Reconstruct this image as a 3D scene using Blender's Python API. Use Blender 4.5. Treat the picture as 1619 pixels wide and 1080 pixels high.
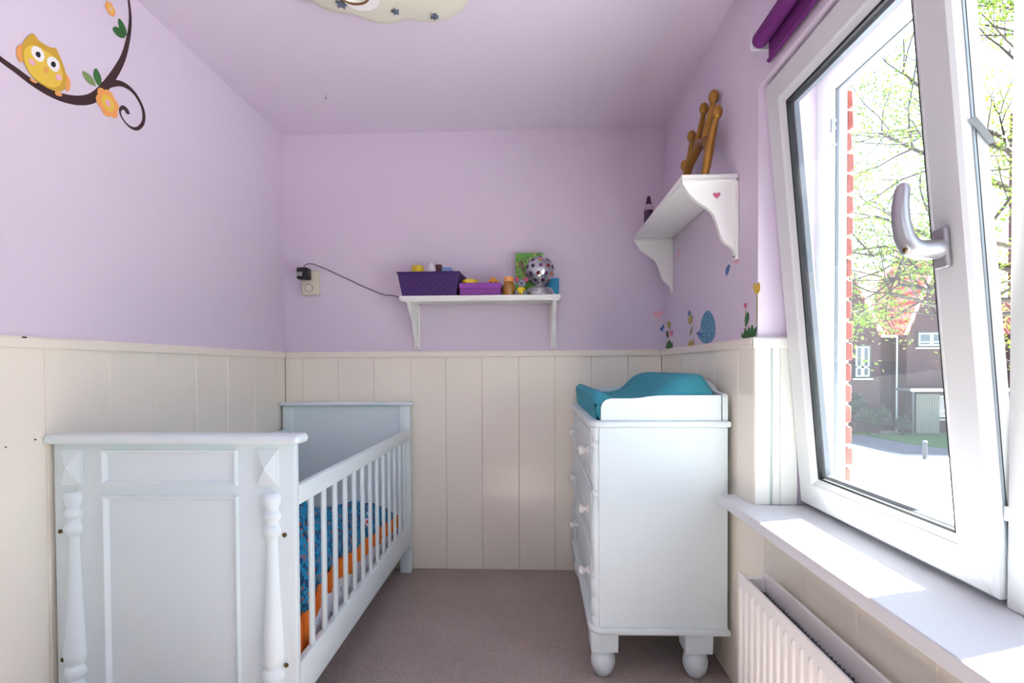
import bpy, bmesh, math, random
from mathutils import Vector, Matrix

# ------------------------------------------------------------------ camera, sky, sun, exposure
SC = bpy.context.scene
for o in list(bpy.data.objects):
    bpy.data.objects.remove(o)
COL = SC.collection

F_PX, YAW, PITCH, ROLL, CY_PX, CAM_H = 772.0, 0.0411, 0.0158, -0.0049, 593.0, 1.068
fwd = Vector((-math.sin(YAW)*math.cos(PITCH), math.cos(YAW)*math.cos(PITCH), -math.sin(PITCH)))
rgt = Vector((math.cos(YAW), math.sin(YAW), 0))
upv = rgt.cross(fwd)
r2 = rgt*math.cos(ROLL) + upv*math.sin(ROLL)
u2 = -rgt*math.sin(ROLL) + upv*math.cos(ROLL)
cam = bpy.data.cameras.new('camera')
cam.sensor_fit = 'HORIZONTAL'
cam.sensor_width = 36.0
cam.lens = F_PX/1619.0*36.0
cam.shift_y = (CY_PX-540.0)/1619.0
cam.clip_start = 0.02
cam.clip_end = 300
camo = bpy.data.objects.new('camera', cam)
camo.matrix_world = Matrix(((r2.x, u2.x, -fwd.x, 0), (r2.y, u2.y, -fwd.y, 0), (r2.z, u2.z, -fwd.z, CAM_H), (0, 0, 0, 1)))
COL.objects.link(camo)
SC.camera = camo

SKY_STRENGTH, SUN_STRENGTH, EXPOSURE = 0.40, 50.0, 0.80
wd = bpy.data.worlds.new('hazy_sky')
SC.world = wd
wd.use_nodes = True
bg = wd.node_tree.nodes['Background']
sky = wd.node_tree.nodes.new('ShaderNodeTexSky')
sky.sky_type = 'NISHITA'
sky.sun_disc = False
sky.sun_elevation = math.radians(54.4)
sky.sun_rotation = math.radians(72)
sky.air_density = 1.0
sky.dust_density = 0.6
sky.ozone_density = 1.0
hs0 = wd.node_tree.nodes.new('ShaderNodeHueSaturation')      # thin white haze over the blue
hs0.inputs['Saturation'].default_value = 0.65
wd.node_tree.links.new(sky.outputs[0], hs0.inputs['Color'])
wd.node_tree.links.new(hs0.outputs[0], bg.inputs[0])
bg.inputs[1].default_value = SKY_STRENGTH

SUN_DIR = Vector((-0.68, -0.22, -1.0)).normalized()
sl = bpy.data.lights.new('sun', 'SUN')
sl.energy = SUN_STRENGTH
sl.angle = math.radians(0.6)
sl.color = (1.0, 0.97, 0.93)
so = bpy.data.objects.new('sun', sl)
so.rotation_euler = SUN_DIR.to_track_quat('-Z', 'Y').to_euler()
so.location = (30, 10, 45)
COL.objects.link(so)

vs = SC.view_settings
vs.view_transform = 'Standard'
vs.look = 'None'
vs.exposure = EXPOSURE
vs.gamma = 1.0
vs.use_curve_mapping = False
cy = SC.cycles
cy.max_bounces = 10
cy.diffuse_bounces = 6
cy.glossy_bounces = 4
cy.transmission_bounces = 6
cy.transparent_max_bounces = 16
cy.sample_clamp_indirect = 8.0
cy.use_denoising = True
cy.caustics_reflective = False
cy.caustics_refractive = False

# ------------------------------------------------------------------ materials
def lin(c):
    return tuple(((v/255)/12.92 if v/255 <= 0.04045 else ((v/255+0.055)/1.055)**2.4) for v in c)

MATS = {}
def mat(name, rgb, rough=0.5, metal=0.0, var=0.04, vscale=6.0, bump=0.0, bscale=200.0, coat=0.0, rgb2=None, spec=0.5, aniso=None):
    """painted / plain surface: base colour with a faint noise mottling and optional fine relief"""
    m = bpy.data.materials.new(name); m.use_nodes = True
    nt = m.node_tree; b = nt.nodes['Principled BSDF']
    b.inputs['Roughness'].default_value = rough
    b.inputs['Metallic'].default_value = metal
    b.inputs['Specular IOR Level'].default_value = spec
    if coat:
        b.inputs['Coat Weight'].default_value = coat
        b.inputs['Coat Roughness'].default_value = 0.12
    tc = nt.nodes.new('ShaderNodeTexCoord')
    n = nt.nodes.new('ShaderNodeTexNoise'); n.inputs['Scale'].default_value = vscale; n.inputs['Detail'].default_value = 4
    nt.links.new(tc.outputs['Object'], n.inputs['Vector'])
    mx = nt.nodes.new('ShaderNodeMix'); mx.data_type = 'RGBA'
    c = lin(rgb); c2 = lin(rgb2) if rgb2 else tuple(v*(1-var*2) for v in c)
    mx.inputs['A'].default_value = (*c, 1); mx.inputs['B'].default_value = (*c2, 1)
    nt.links.new(n.outputs['Fac'], mx.inputs['Factor'])
    nt.links.new(mx.outputs['Result'], b.inputs['Base Color'])
    if bump:
        n2 = nt.nodes.new('ShaderNodeTexNoise'); n2.inputs['Scale'].default_value = bscale; n2.inputs['Detail'].default_value = 3
        mp = nt.nodes.new('ShaderNodeMapping')
        if aniso: mp.inputs['Scale'].default_value = aniso
        nt.links.new(tc.outputs['Object'], mp.inputs['Vector']); nt.links.new(mp.outputs['Vector'], n2.inputs['Vector'])
        bp = nt.nodes.new('ShaderNodeBump'); bp.inputs['Strength'].default_value = bump; bp.inputs['Distance'].default_value = 0.002
        nt.links.new(n2.outputs['Fac'], bp.inputs['Height']); nt.links.new(bp.outputs['Normal'], b.inputs['Normal'])
    MATS[name] = m
    return m

mat('lavender_paint', (219, 206, 222), 0.75, var=0.015, vscale=1.5, bump=0.25, bscale=260)
mat('lavender_ceiling', (225, 213, 227), 0.8, var=0.015, vscale=1.2, bump=0.2, bscale=220)
mat('cream_paint', (246, 239, 224), 0.2, var=0.03, vscale=2.0, bump=0.12, bscale=60, aniso=(4, 4, .4))
mat('cream_rail', (244, 235, 220), 0.3, var=0.03, vscale=3.0)
mat('white_trim', (228, 228, 220), 0.35, var=0.015)
mat('white_sill', (216, 218, 222), 0.3, var=0.015, vscale=3)
mat('white_pvc', (217, 219, 218), 0.22, var=0.01)
mat('white_furniture', (226, 238, 239), 0.38, var=0.015, bump=0.08, bscale=40, aniso=(6, 6, .6))
mat('white_shelf', (238, 238, 234), 0.4, var=0.015)
mat('white_enamel', (240, 238, 234), 0.25, var=0.01)
mat('radiator_inside', (150, 150, 155), 0.5, var=0.05)
mat('fin_metal', (120, 126, 130), 0.5, metal=0.3, var=0.15, vscale=60)
mat('rubber', (18, 22, 24), 0.55, var=0.1)
mat('grey_seal', (92, 100, 110), 0.5, var=0.08)
mat('aluminium', (176, 174, 178), 0.3, metal=0.75, var=0.03)
mat('steel_blue', (170, 180, 186), 0.35, metal=0.5, var=0.05)
mat('dark_screw', (112, 94, 62), 0.4, metal=0.7, var=0.1)
mat('green_line', (178, 196, 184), 0.5)
mat('dark_gap', (70, 60, 52), 0.8)
mat('purple_fabric', (112, 32, 116), 0.75, var=0.08, vscale=30, bump=0.3, bscale=500)
mat('turquoise_terry', (70, 172, 190), 0.9, var=0.10, vscale=14, bump=0.8, bscale=420)
mat('cream_plastic', (222, 214, 194), 0.4, var=0.03)
mat('black_plastic', (24, 24, 28), 0.4, var=0.1)
mat('grey_label', (150, 152, 150), 0.5)
mat('cable', (60, 48, 60), 0.5)
mat('gold', (196, 148, 70), 0.32, metal=0.8, var=0.18, vscale=18, rgb2=(146, 102, 46))
mat('violet_plastic', (62, 36, 78), 0.35)
mat('pale_label', (196, 176, 190), 0.5)
mat('basket_trim', (56, 18, 92), 0.6, var=0.1)
mat('box_purple', (132, 56, 152), 0.5, var=0.1, vscale=20)
mat('box_lid', (146, 64, 166), 0.5, var=0.06, vscale=20)
mat('yellow', (236, 206, 52), 0.5, var=0.06)
mat('orange_toy', (232, 160, 44), 0.5, var=0.06)
mat('white_plastic', (235, 235, 238), 0.35)
mat('blue_pale', (128, 160, 208), 0.4)
mat('maroon', (84, 34, 44), 0.5)
mat('amber', (166, 112, 40), 0.2, var=0.12, vscale=40, coat=0.5)
mat('plush_grey', (150, 155, 165), 0.95, var=0.12, vscale=60, bump=0.8, bscale=500)
mat('plush_pink', (190, 90, 120), 0.9, var=0.1, vscale=60)
mat('silver', (190, 192, 198), 0.22, metal=0.8, var=0.03)
mat('book_blue', (56, 160, 198), 0.5, var=0.15, vscale=40)
mat('book_green', (104, 178, 66), 0.5, var=0.15, vscale=60, rgb2=(158, 196, 96))
mat('lens_navy', (18, 22, 70), 0.12, coat=0.6)
mat('lens_green', (8, 66, 62), 0.12, coat=0.6)
mat('lens_red', (110, 26, 34), 0.12, coat=0.6)
mat('lens_purple', (72, 20, 84), 0.12, coat=0.6)
mat('lens_orange', (176, 96, 36), 0.12, coat=0.6)
mat('st_brown', (58, 34, 36), 0.6)
mat('st_green', (54, 112, 52), 0.6)
mat('st_lightgreen', (122, 152, 92), 0.6)
mat('st_orange', (238, 164, 92), 0.6)
mat('st_yellow', (232, 196, 72), 0.6)
mat('st_gold', (206, 164, 52), 0.6)
mat('st_white', (244, 240, 240), 0.6)
mat('st_black', (14, 18, 24), 0.6)
mat('st_pink', (236, 178, 196), 0.6)
mat('st_rose', (206, 104, 140), 0.6)
mat('st_blue', (72, 112, 170), 0.6)
mat('st_olive', (178, 160, 76), 0.6)
mat('lamp_cream', (228, 226, 206), 0.45, var=0.02)
mat('lamp_star', (92, 104, 122), 0.5)
mat('lamp_brown', (118, 78, 40), 0.5)
mat('orange_cloth', (240, 122, 30), 0.9, var=0.08, vscale=20, bump=0.3, bscale=200)
# outside
mat('road', (186, 186, 186), 0.9, var=0.06, vscale=0.6)
mat('pavement', (96, 102, 114), 0.9, var=0.08, vscale=1.5)
mat('kerb', (98, 102, 112), 0.9)
mat('lawn', (58, 108, 52), 0.95, var=0.15, vscale=3)
mat('house_trim', (232, 236, 240), 0.6)
mat('house_frame', (52, 66, 66), 0.5)
mat('house_glass', (70, 92, 110), 0.1, coat=0.5, var=0.3, vscale=0.8)
mat('hedge_leaf', (62, 84, 70), 0.9, var=0.3, vscale=4)
mat('fence_wood', (122, 128, 120), 0.9, var=0.1, vscale=4)
mat('bark', (72, 66, 62), 0.9, var=0.2, vscale=8)
mat('bollard_paint', (44, 50, 58), 0.6)
mat('mortar', (206, 198, 188), 0.9, var=0.05, vscale=20)
mat('own_brick', (138, 64, 52), 0.9, var=0.14, vscale=14, bump=0.5, bscale=80)

def leaf_mat(name, rgb, rgb2):
    m = mat(name, rgb, 0.6, rgb2=rgb2, vscale=2.0)
    nt = m.node_tree; b = nt.nodes['Principled BSDF']; out = nt.nodes['Material Output']
    tr = nt.nodes.new('ShaderNodeBsdfTranslucent')
    mix = nt.nodes.new('ShaderNodeMixShader'); mix.inputs[0].default_value = 0.45
    src = b.inputs['Base Color'].links[0].from_socket
    nt.links.new(src, tr.inputs['Color'])
    nt.links.new(b.outputs[0], mix.inputs[1]); nt.links.new(tr.outputs[0], mix.inputs[2])
    nt.links.new(mix.outputs[0], out.inputs['Surface'])
    return m
leaf_mat('spring_leaf', (84, 122, 38), (122, 146, 54))

def glass_mat():
    m = bpy.data.materials.new('pane_glass'); m.use_nodes = True
    nt = m.node_tree; nt.nodes.remove(nt.nodes['Principled BSDF']); out = nt.nodes['Material Output']
    t = nt.nodes.new('ShaderNodeBsdfTransparent'); t.inputs[0].default_value = (0.92, 0.95, 0.96, 1)
    g = nt.nodes.new('ShaderNodeBsdfGlossy'); g.inputs['Roughness'].default_value = 0.02
    d = nt.nodes.new('ShaderNodeBsdfTranslucent'); d.inputs[0].default_value = (0.9, 0.93, 1.0, 1)
    fr = nt.nodes.new('ShaderNodeFresnel'); fr.inputs[0].default_value = 1.45
    m0 = nt.nodes.new('ShaderNodeMixShader'); m0.inputs[0].default_value = 0.004     # a film of dust
    m1 = nt.nodes.new('ShaderNodeMixShader')
    nt.links.new(t.outputs[0], m0.inputs[1]); nt.links.new(d.outputs[0], m0.inputs[2])
    ge = nt.nodes.new('ShaderNodeNewGeometry')          # thin pane: same reflectance from both sides
    mi = nt.nodes.new('ShaderNodeMix'); mi.inputs['A'].default_value = 1.45; mi.inputs['B'].default_value = 1/1.45
    nt.links.new(ge.outputs['Backfacing'], mi.inputs['Factor']); nt.links.new(mi.outputs['Result'], fr.inputs[0])
    nt.links.new(fr.outputs[0], m1.inputs[0]); nt.links.new(m0.outputs[0], m1.inputs[1]); nt.links.new(g.outputs[0], m1.inputs[2])
    nt.links.new(m1.outputs[0], out.inputs['Surface'])
    MATS['pane_glass'] = m
glass_mat()

def carpet_mat():
    m = mat('carpet', (196, 182, 175), 0.95, rgb2=(176, 162, 156), vscale=5, spec=0.15)
    nt = m.node_tree; b = nt.nodes['Principled BSDF']
    tc = nt.nodes.new('ShaderNodeTexCoord')
    v = nt.nodes.new('ShaderNodeTexVoronoi'); v.inputs['Scale'].default_value = 95; v.inputs['Randomness'].default_value = 0.18
    nt.links.new(tc.outputs['Object'], v.inputs['Vector'])
    bp = nt.nodes.new('ShaderNodeBump'); bp.invert = True
    bp.inputs['Strength'].default_value = 0.9; bp.inputs['Distance'].default_value = 0.004
    nt.links.new(v.outputs['Distance'], bp.inputs['Height']); nt.links.new(bp.outputs['Normal'], b.inputs['Normal'])
    src = b.inputs['Base Color'].links[0].from_socket
    rp = nt.nodes.new('ShaderNodeValToRGB')
    rp.color_ramp.elements[0].color = (1, 1, 1, 1); rp.color_ramp.elements[0].position = 0.25
    rp.color_ramp.elements[1].color = (0.62, 0.6, 0.58, 1); rp.color_ramp.elements[1].position = 0.75
    nt.links.new(v.outputs['Distance'], rp.inputs['Fac'])
    mul = nt.nodes.new('ShaderNodeMix'); mul.data_type = 'RGBA'; mul.blend_type = 'MULTIPLY'; mul.inputs['Factor'].default_value = 0.8
    nt.links.new(src, mul.inputs['A']); nt.links.new(rp.outputs['Color'], mul.inputs['B'])
    nt.links.new(mul.outputs['Result'], b.inputs['Base Color'])
carpet_mat()

def pattern_mat(name, base, spots, rough=0.9):
    """printed cloth: base colour with several layers of voronoi spots (scale, radius, colour)"""
    m = bpy.data.materials.new(name); m.use_nodes = True
    nt = m.node_tree; b = nt.nodes['Principled BSDF']; b.inputs['Roughness'].default_value = rough
    tc = nt.nodes.new('ShaderNodeTexCoord')
    cur = None
    for k, (scale, rad, col, off) in enumerate(spots):
        mp = nt.nodes.new('ShaderNodeMapping'); mp.inputs['Location'].default_value = off
        nt.links.new(tc.outputs['Object'], mp.inputs['Vector'])
        v = nt.nodes.new('ShaderNodeTexVoronoi'); v.inputs['Scale'].default_value = scale
        nt.links.new(mp.outputs['Vector'], v.inputs['Vector'])
        lt = nt.nodes.new('ShaderNodeMath'); lt.operation = 'LESS_THAN'; lt.inputs[1].default_value = rad
        nt.links.new(v.outputs['Distance'], lt.inputs[0])
        mx = nt.nodes.new('ShaderNodeMix'); mx.data_type = 'RGBA'
        if cur is None: mx.inputs['A'].default_value = (*lin(base), 1)
        else: nt.links.new(cur, mx.inputs['A'])
        mx.inputs['B'].default_value = (*lin(col), 1)
        nt.links.new(lt.outputs[0], mx.inputs['Factor'])
        cur = mx.outputs['Result']
    nt.links.new(cur, b.inputs['Base Color'])
    MATS[name] = m
pattern_mat('quilt_print', (22, 132, 176), [(44, 0.46, (14, 74, 116), (0, 0, 0)), (60, 0.36, (36, 150, 190), (3, 1, 2)), (52, 0.24, (206, 84, 44), (5, 2, 1)), (11, 0.2, (238, 236, 236), (1, 7, 3)), (11, 0.11, (196, 48, 60), (1, 7, 3))])
pattern_mat('sheet_print', (232, 232, 238), [(26, 0.24, (176, 184, 208), (0, 0, 0)), (40, 0.16, (206, 170, 176), (2, 2, 2))])
pattern_mat('hedgehog_print', (84, 140, 172), [(75, 0.28, (150, 196, 214), (0, 0, 0))], 0.6)
pattern_mat('book_print', (112, 178, 76), [(38, 0.34, (168, 196, 104), (0, 0, 0)), (46, 0.2, (40, 92, 44), (4, 2, 0)), (30, 0.16, (96, 70, 40), (1, 1, 5))], 0.5)
pattern_mat('book_print_blue', (40, 156, 196), [(44, 0.3, (92, 196, 214), (0, 0, 0)), (50, 0.18, (70, 70, 150), (3, 1, 4))], 0.5)

def weave_mat():
    m = mat('purple_weave', (70, 28, 108), 0.55, var=0.1, vscale=30)
    nt = m.node_tree; b = nt.nodes['Principled BSDF']
    tc = nt.nodes.new('ShaderNodeTexCoord')
    ck = nt.nodes.new('ShaderNodeTexChecker'); ck.inputs['Scale'].default_value = 62
    ck.inputs['Color1'].default_value = (1, 1, 1, 1); ck.inputs['Color2'].default_value = (0.62, 0.58, 0.66, 1)
    nt.links.new(tc.outputs['Object'], ck.inputs['Vector'])
    src = b.inputs['Base Color'].links[0].from_socket
    mul = nt.nodes.new('ShaderNodeMix'); mul.data_type = 'RGBA'; mul.blend_type = 'MULTIPLY'; mul.inputs['Factor'].default_value = 1
    nt.links.new(src, mul.inputs['A']); nt.links.new(ck.outputs['Color'], mul.inputs['B'])
    nt.links.new(mul.outputs['Result'], b.inputs['Base Color'])
    bp = nt.nodes.new('ShaderNodeBump'); bp.inputs['Strength'].default_value = 0.6; bp.inputs['Distance'].default_value = 0.003
    nt.links.new(ck.outputs['Fac'], bp.inputs['Height']); nt.links.new(bp.outputs['Normal'], b.inputs['Normal'])
weave_mat()

def brick_far_mat(name, c1, c2, mortar):
    m = bpy.data.materials.new(name); m.use_nodes = True
    nt = m.node_tree; b = nt.nodes['Principled BSDF']; b.inputs['Roughness'].default_value = 0.9
    tc = nt.nodes.new('ShaderNodeTexCoord'); mp = nt.nodes.new('ShaderNodeMapping')
    mp.inputs['Rotation'].default_value = (math.radians(-90), 0, 0)
    br = nt.nodes.new('ShaderNodeTexBrick'); br.inputs['Scale'].default_value = 4
    br.inputs['Color1'].default_value = (*lin(c1), 1); br.inputs['Color2'].default_value = (*lin(c2), 1); br.inputs['Mortar'].default_value = (*lin(mortar), 1)
    nt.links.new(tc.outputs['Object'], mp.inputs['Vector']); nt.links.new(mp.outputs['Vector'], br.inputs['Vector'])
    nt.links.new(br.outputs['Color'], b.inputs['Base Color'])
    MATS[name] = m
brick_far_mat('house_brick', (72, 46, 50), (60, 40, 46), (78, 66, 70))

def rooftile_mat():
    m = mat('roof_tile', (136, 54, 50), 0.8, var=0.1, vscale=2)
    nt = m.node_tree; b = nt.nodes['Principled BSDF']
    tc = nt.nodes.new('ShaderNodeTexCoord')
    w = nt.nodes.new('ShaderNodeTexWave'); w.bands_direction = 'X'; w.inputs['Scale'].default_value = 1.15
    nt.links.new(tc.outputs['Object'], w.inputs['Vector'])
    src = b.inputs['Base Color'].links[0].from_socket
    mx = nt.nodes.new('ShaderNodeMix'); mx.data_type = 'RGBA'; mx.inputs['B'].default_value = (*lin((190, 146, 142)), 1)
    nt.links.new(src, mx.inputs['A']); nt.links.new(w.outputs['Fac'], mx.inputs['Factor'])
    nt.links.new(mx.outputs['Result'], b.inputs['Base Color'])
rooftile_mat()

# ------------------------------------------------------------------ mesh helpers
WORLD_LOC = {}
def link(o, parent, origin):
    COL.objects.link(o)
    if parent is not None:
        o.parent = parent
        o.location = Vector(origin) - WORLD_LOC[parent.name]
    else:
        o.location = origin
    WORLD_LOC[o.name] = Vector(origin)
    return o

def tag(o, label, cat=None, group=None, kind=None):
    o['label'] = label
    if cat: o['category'] = cat
    if group: o['group'] = group
    if kind: o['kind'] = kind
    return o

def thing(name, loc, label, cat, group=None, kind=None):
    o = bpy.data.objects.new(name, None); o.empty_display_size = 0.05
    link(o, None, loc)
    return tag(o, label, cat, group, kind)

class MB:
    """collects shapes in world coordinates; build() links them as one mesh object"""
    def __init__(s): s.v = []; s.f = []; s.sm = []
    def raw(s, verts, faces, smooth=False):
        n = len(s.v); s.v += [Vector(p) for p in verts]
        s.f += [tuple(i+n for i in f) for f in faces]; s.sm += [smooth]*len(faces)
        return s
    def box(s, x0, x1, y0, y1, z0, z1, bev=0.0, seg=2):
        if bev <= 0:
            v = [(x, y, z) for x in (x0, x1) for y in (y0, y1) for z in (z0, z1)]
            return s.raw(v, [(0, 1, 3, 2), (4, 6, 7, 5), (0, 4, 5, 1), (2, 3, 7, 6), (0, 2, 6, 4), (1, 5, 7, 3)])
        bm = bmesh.new()
        bmesh.ops.create_cube(bm, size=1.0, matrix=Matrix.Translation(((x0+x1)/2, (y0+y1)/2, (z0+z1)/2)) @ Matrix.Diagonal((x1-x0, y1-y0, z1-z0, 1)))
        bmesh.ops.bevel(bm, geom=list(bm.edges), offset=bev, segments=seg, profile=0.5, affect='EDGES', clamp_overlap=True)
        return s.bm(bm, True)
    def bm(s, bm, smooth=False):
        bm.verts.index_update()
        s.raw([v.co.copy() for v in bm.verts], [[v.index for v in f.verts] for f in bm.faces], smooth)
        bm.free(); return s
    def lathe(s, prof, c, axis='Z', seg=20, a0=0.0, a1=2*math.pi, smooth=True):
        """prof: (r, h) along the axis from centre c"""
        full = abs(a1-a0-2*math.pi) < 1e-6
        n = seg if full else seg+1
        vs_, fs = [], []
        for r, h in prof:
            for k in range(n):
                a = a0+(a1-a0)*k/seg
                p = (r*math.cos(a), r*math.sin(a), h)
                if axis == 'X': p = (h, r*math.cos(a), r*math.sin(a))
                if axis == 'Y': p = (r*math.cos(a), h, r*math.sin(a))
                vs_.append((c[0]+p[0], c[1]+p[1], c[2]+p[2]))
        for i in range(len(prof)-1):
            for k in range(seg):
                k2 = (k+1) % n
                fs.append((i*n+k, i*n+k2, (i+1)*n+k2, (i+1)*n+k))
        if prof[0][0] > 1e-5: fs.append(tuple(range(n))[::-1])
        if prof[-1][0] > 1e-5: fs.append(tuple((len(prof)-1)*n+k for k in range(n)))
        return s.raw(vs_, fs, smooth)
    def prism(s, poly, fmap, t0, t1, smooth=False):
        """poly 2-D (a,b); fmap(a,b,t) -> xyz; solid between t0 and t1"""
        n = len(poly)
        v = [fmap(a, b, t0) for a, b in poly]+[fmap(a, b, t1) for a, b in poly]
        fs = [tuple(range(n))[::-1], tuple(range(n, 2*n))]
        fs += [(i, (i+1) % n, n+(i+1) % n, n+i) for i in range(n)]
        return s.raw(v, fs, smooth)
    def tube(s, pts, rad, seg=8, smooth=True, flat=1.0):
        pts = [Vector(p) for p in pts]
        rr = rad if isinstance(rad, (list, tuple)) else [rad]*len(pts)
        vs_, fs = [], []
        ref = None
        for i, p in enumerate(pts):
            d = (pts[min(i+1, len(pts)-1)]-pts[max(i-1, 0)]).normalized()
            if ref is None:
                ref = d.cross(Vector((0, 0, 1)))
                if ref.length < 0.1: ref = d.cross(Vector((1, 0, 0)))
            a = (ref-d*ref.dot(d)).normalized(); ref = a
            b = d.cross(a)
            for k in range(seg):
                t = 2*math.pi*k/seg
                vs_.append(p+a*(math.cos(t)*rr[i])+b*(math.sin(t)*rr[i]*flat))
        for i in range(len(pts)-1):
            for k in range(seg):
                fs.append((i*seg+k, i*seg+(k+1) % seg, (i+1)*seg+(k+1) % seg, (i+1)*seg+k))
        fs.append(tuple(range(seg))[::-1]); fs.append(tuple((len(pts)-1)*seg+k for k in range(seg)))
        return s.raw(vs_, fs, smooth)
    def ball(s, c, r, sx=1, sy=1, sz=1, seg=14, rings=9):
        prof = [(max(1e-6, r*math.sin(math.pi*i/rings)), -r*math.cos(math.pi*i/rings)) for i in range(rings+1)]
        n0 = len(s.v)
        s.lathe(prof, (0, 0, 0), 'Z', seg)
        for i in range(n0, len(s.v)):
            p = s.v[i]; s.v[i] = Vector((c[0]+p.x*sx, c[1]+p.y*sy, c[2]+p.z*sz))
        return s
    def grid(s, fn, nu, nv, smooth=True, closed_u=False):
        n0 = []
        for i in range(nu+1):
            for j in range(nv+1): n0.append(fn(i/nu, j/nv))
        fs = [(i*(nv+1)+j, (i+1)*(nv+1)+j, (i+1)*(nv+1)+j+1, i*(nv+1)+j+1) for i in range(nu) for j in range(nv)]
        return s.raw(n0, fs, smooth)
    def ring(s, outer, inner, fmap, t0, t1):
        """a closed frame between two polygons with the same number of points"""
        n = len(outer)
        v = [fmap(a, b, t) for t in (t0, t1) for poly in (outer, inner) for a, b in poly]
        O0, I0, O1, I1 = 0, n, 2*n, 3*n
        fs = []
        for i in range(n):
            j = (i+1) % n
            fs += [(O0+i, O0+j, I0+j, I0+i), (O1+j, O1+i, I1+i, I1+j), (O0+j, O0+i, O1+i, O1+j), (I0+i, I0+j, I1+j, I1+i)]
        return s.raw(v, fs)
    def xf(s, fn):
        s.v = [Vector(fn(p)) for p in s.v]; return s
    def build(s, name, material, parent=None, origin=None, mod=None):
        me = bpy.data.meshes.new(name)
        if origin is None:
            lo = [min(p[i] for p in s.v) for i in range(3)]; hi = [max(p[i] for p in s.v) for i in range(3)]
            origin = ((lo[0]+hi[0])/2, (lo[1]+hi[1])/2, lo[2])
        og = Vector(origin)
        me.from_pydata([p-og for p in s.v], [], s.f)
        me.polygons.foreach_set('use_smooth', s.sm)
        bm = bmesh.new(); bm.from_mesh(me)
        bmesh.ops.recalc_face_normals(bm, faces=list(bm.faces))
        bm.to_mesh(me); bm.free()
        me.materials.append(MATS[material] if isinstance(material, str) else material)
        o = bpy.data.objects.new(name, me)
        link(o, parent, og)
        if any(s.sm):
            try:
                bpy_mod = o.modifiers.new('edge', 'EDGE_SPLIT'); bpy_mod.split_angle = math.radians(40)
            except Exception: pass
        return o

YZ = lambda x: (lambda a, b, t: (x+t, a, b))      # polygon on a wall facing +-X
XZ = lambda y: (lambda a, b, t: (a, y+t, b))
XY = lambda z: (lambda a, b, t: (a, b, z+t))
def circle(cx, cy_, r, n=16, ry=None):
    ry = ry or r
    return [(cx+r*math.cos(2*math.pi*k/n), cy_+ry*math.sin(2*math.pi*k/n)) for k in range(n)]

# ------------------------------------------------------------------ the room
YB, XL, XR, HC = 2.565, -1.322, 0.686, 2.306
REAR = -1.6
ZR0, ZR1 = 1.123, 1.155            # dado rail
Y_REV = 1.515                      # far side of the window recess
Y_NEAR = 0.12                     # near side of the window recess
Z_SILL, Z_LINTEL = 0.648, 1.908
X_OUT = 0.904

floor = MB().box(XL-.15, X_OUT, REAR-.15, YB+.15, -.12, 0).build('floor', 'carpet')
tag(floor, 'taupe loop pile carpet covering the bedroom floor', 'floor', kind='structure')
ceil = MB().box(XL-.15, X_OUT, REAR-.15, YB+.15, HC, HC+.12).build('ceiling', 'lavender_ceiling')
tag(ceil, 'smooth lavender painted ceiling of the bedroom', 'ceiling', kind='structure')
wall_back = MB().box(XL-.15, X_OUT, YB, YB+.15, 0, HC).build('wall_back', 'lavender_paint')
tag(wall_back, 'lavender wall facing the camera, cream boards on its lower half', 'wall', kind='structure')
wall_left = MB().box(XL-.15, XL, REAR-.15, YB, 0, HC).build('wall_left', 'lavender_paint')
tag(wall_left, 'lavender wall with the owl sticker, cream boards below', 'wall', kind='structure')
WX0, WX1, WZ0, WZ1 = -.90, .50, .85, 2.05      # opening of the added fill window behind the viewer
wall_rear = MB().box(XL, WX0, REAR-.15, REAR, 0, HC).box(WX1, X_OUT, REAR-.15, REAR, 0, HC).box(WX0, WX1, REAR-.15, REAR, 0, WZ0).box(WX0, WX1, REAR-.15, REAR, WZ1, HC).build('wall_rear', 'lavender_paint')
tag(wall_rear, 'lavender wall behind the camera position', 'wall', kind='structure')
m = MB()
m.box(XR, X_OUT, Y_REV, YB, 0, HC)
m.box(XR, X_OUT, Y_NEAR, Y_REV, 0, Z_SILL-.03)
m.box(XR, X_OUT, Y_NEAR, Y_REV, Z_LINTEL, HC)
m.box(XR, X_OUT, REAR, Y_NEAR, 0, HC)
wall_right = m.build('wall_right', 'lavender_paint')
tag(wall_right, 'lavender wall holding the window, cream boards below', 'wall', kind='structure')

def plank_poly(a0, a1, t, ch=0.0028):
    g = 0.0004
    return [(a0+g, 0), (a0+g, t-ch), (a0+g+ch, t), (a1-g-ch, t), (a1-g, t-ch), (a1-g, 0)]
def planks(cuts, z0, z1, fm, t, parent, matn='cream_paint'):
    for a0, a1 in zip(cuts[:-1], cuts[1:]):
        MB().prism(plank_poly(a0, a1, t), lambda a, b, h: fm(a, b, h), z0, z1).build('plank', matn, parent)

TB, TL, TR = 0.010, 0.005, 0.016
back_cuts = [XL+TL, -1.224, -1.032, -.838, -.642, -.454, -.263, -.07, .118, .308, .497, XR-TR]
planks(back_cuts, 0.002, ZR0, lambda a, b, h: (a, YB-b, h), TB, wall_back)
left_cuts = [1.27-.198*k for k in range(13, 0, -1)]+[1.27, 1.471, 1.663, 1.865, 2.062, 2.265, 2.455, YB-TB]
planks(left_cuts, 0.002, ZR0, lambda a, b, h: (XL+b, a, h), TL, wall_left)
planks([Y_REV-.014, 1.618, 1.813, 2.002, 2.208, 2.406, YB-TB], 0.002, ZR0, lambda a, b, h: (XR-b, a, h), TR, wall_right)
planks([Y_NEAR, .23, .43, .63, .83, 1.031, 1.232, 1.436, Y_REV-.014], 0.002, Z_SILL-.034, lambda a, b, h: (XR-b, a, h), TR, wall_right)
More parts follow.
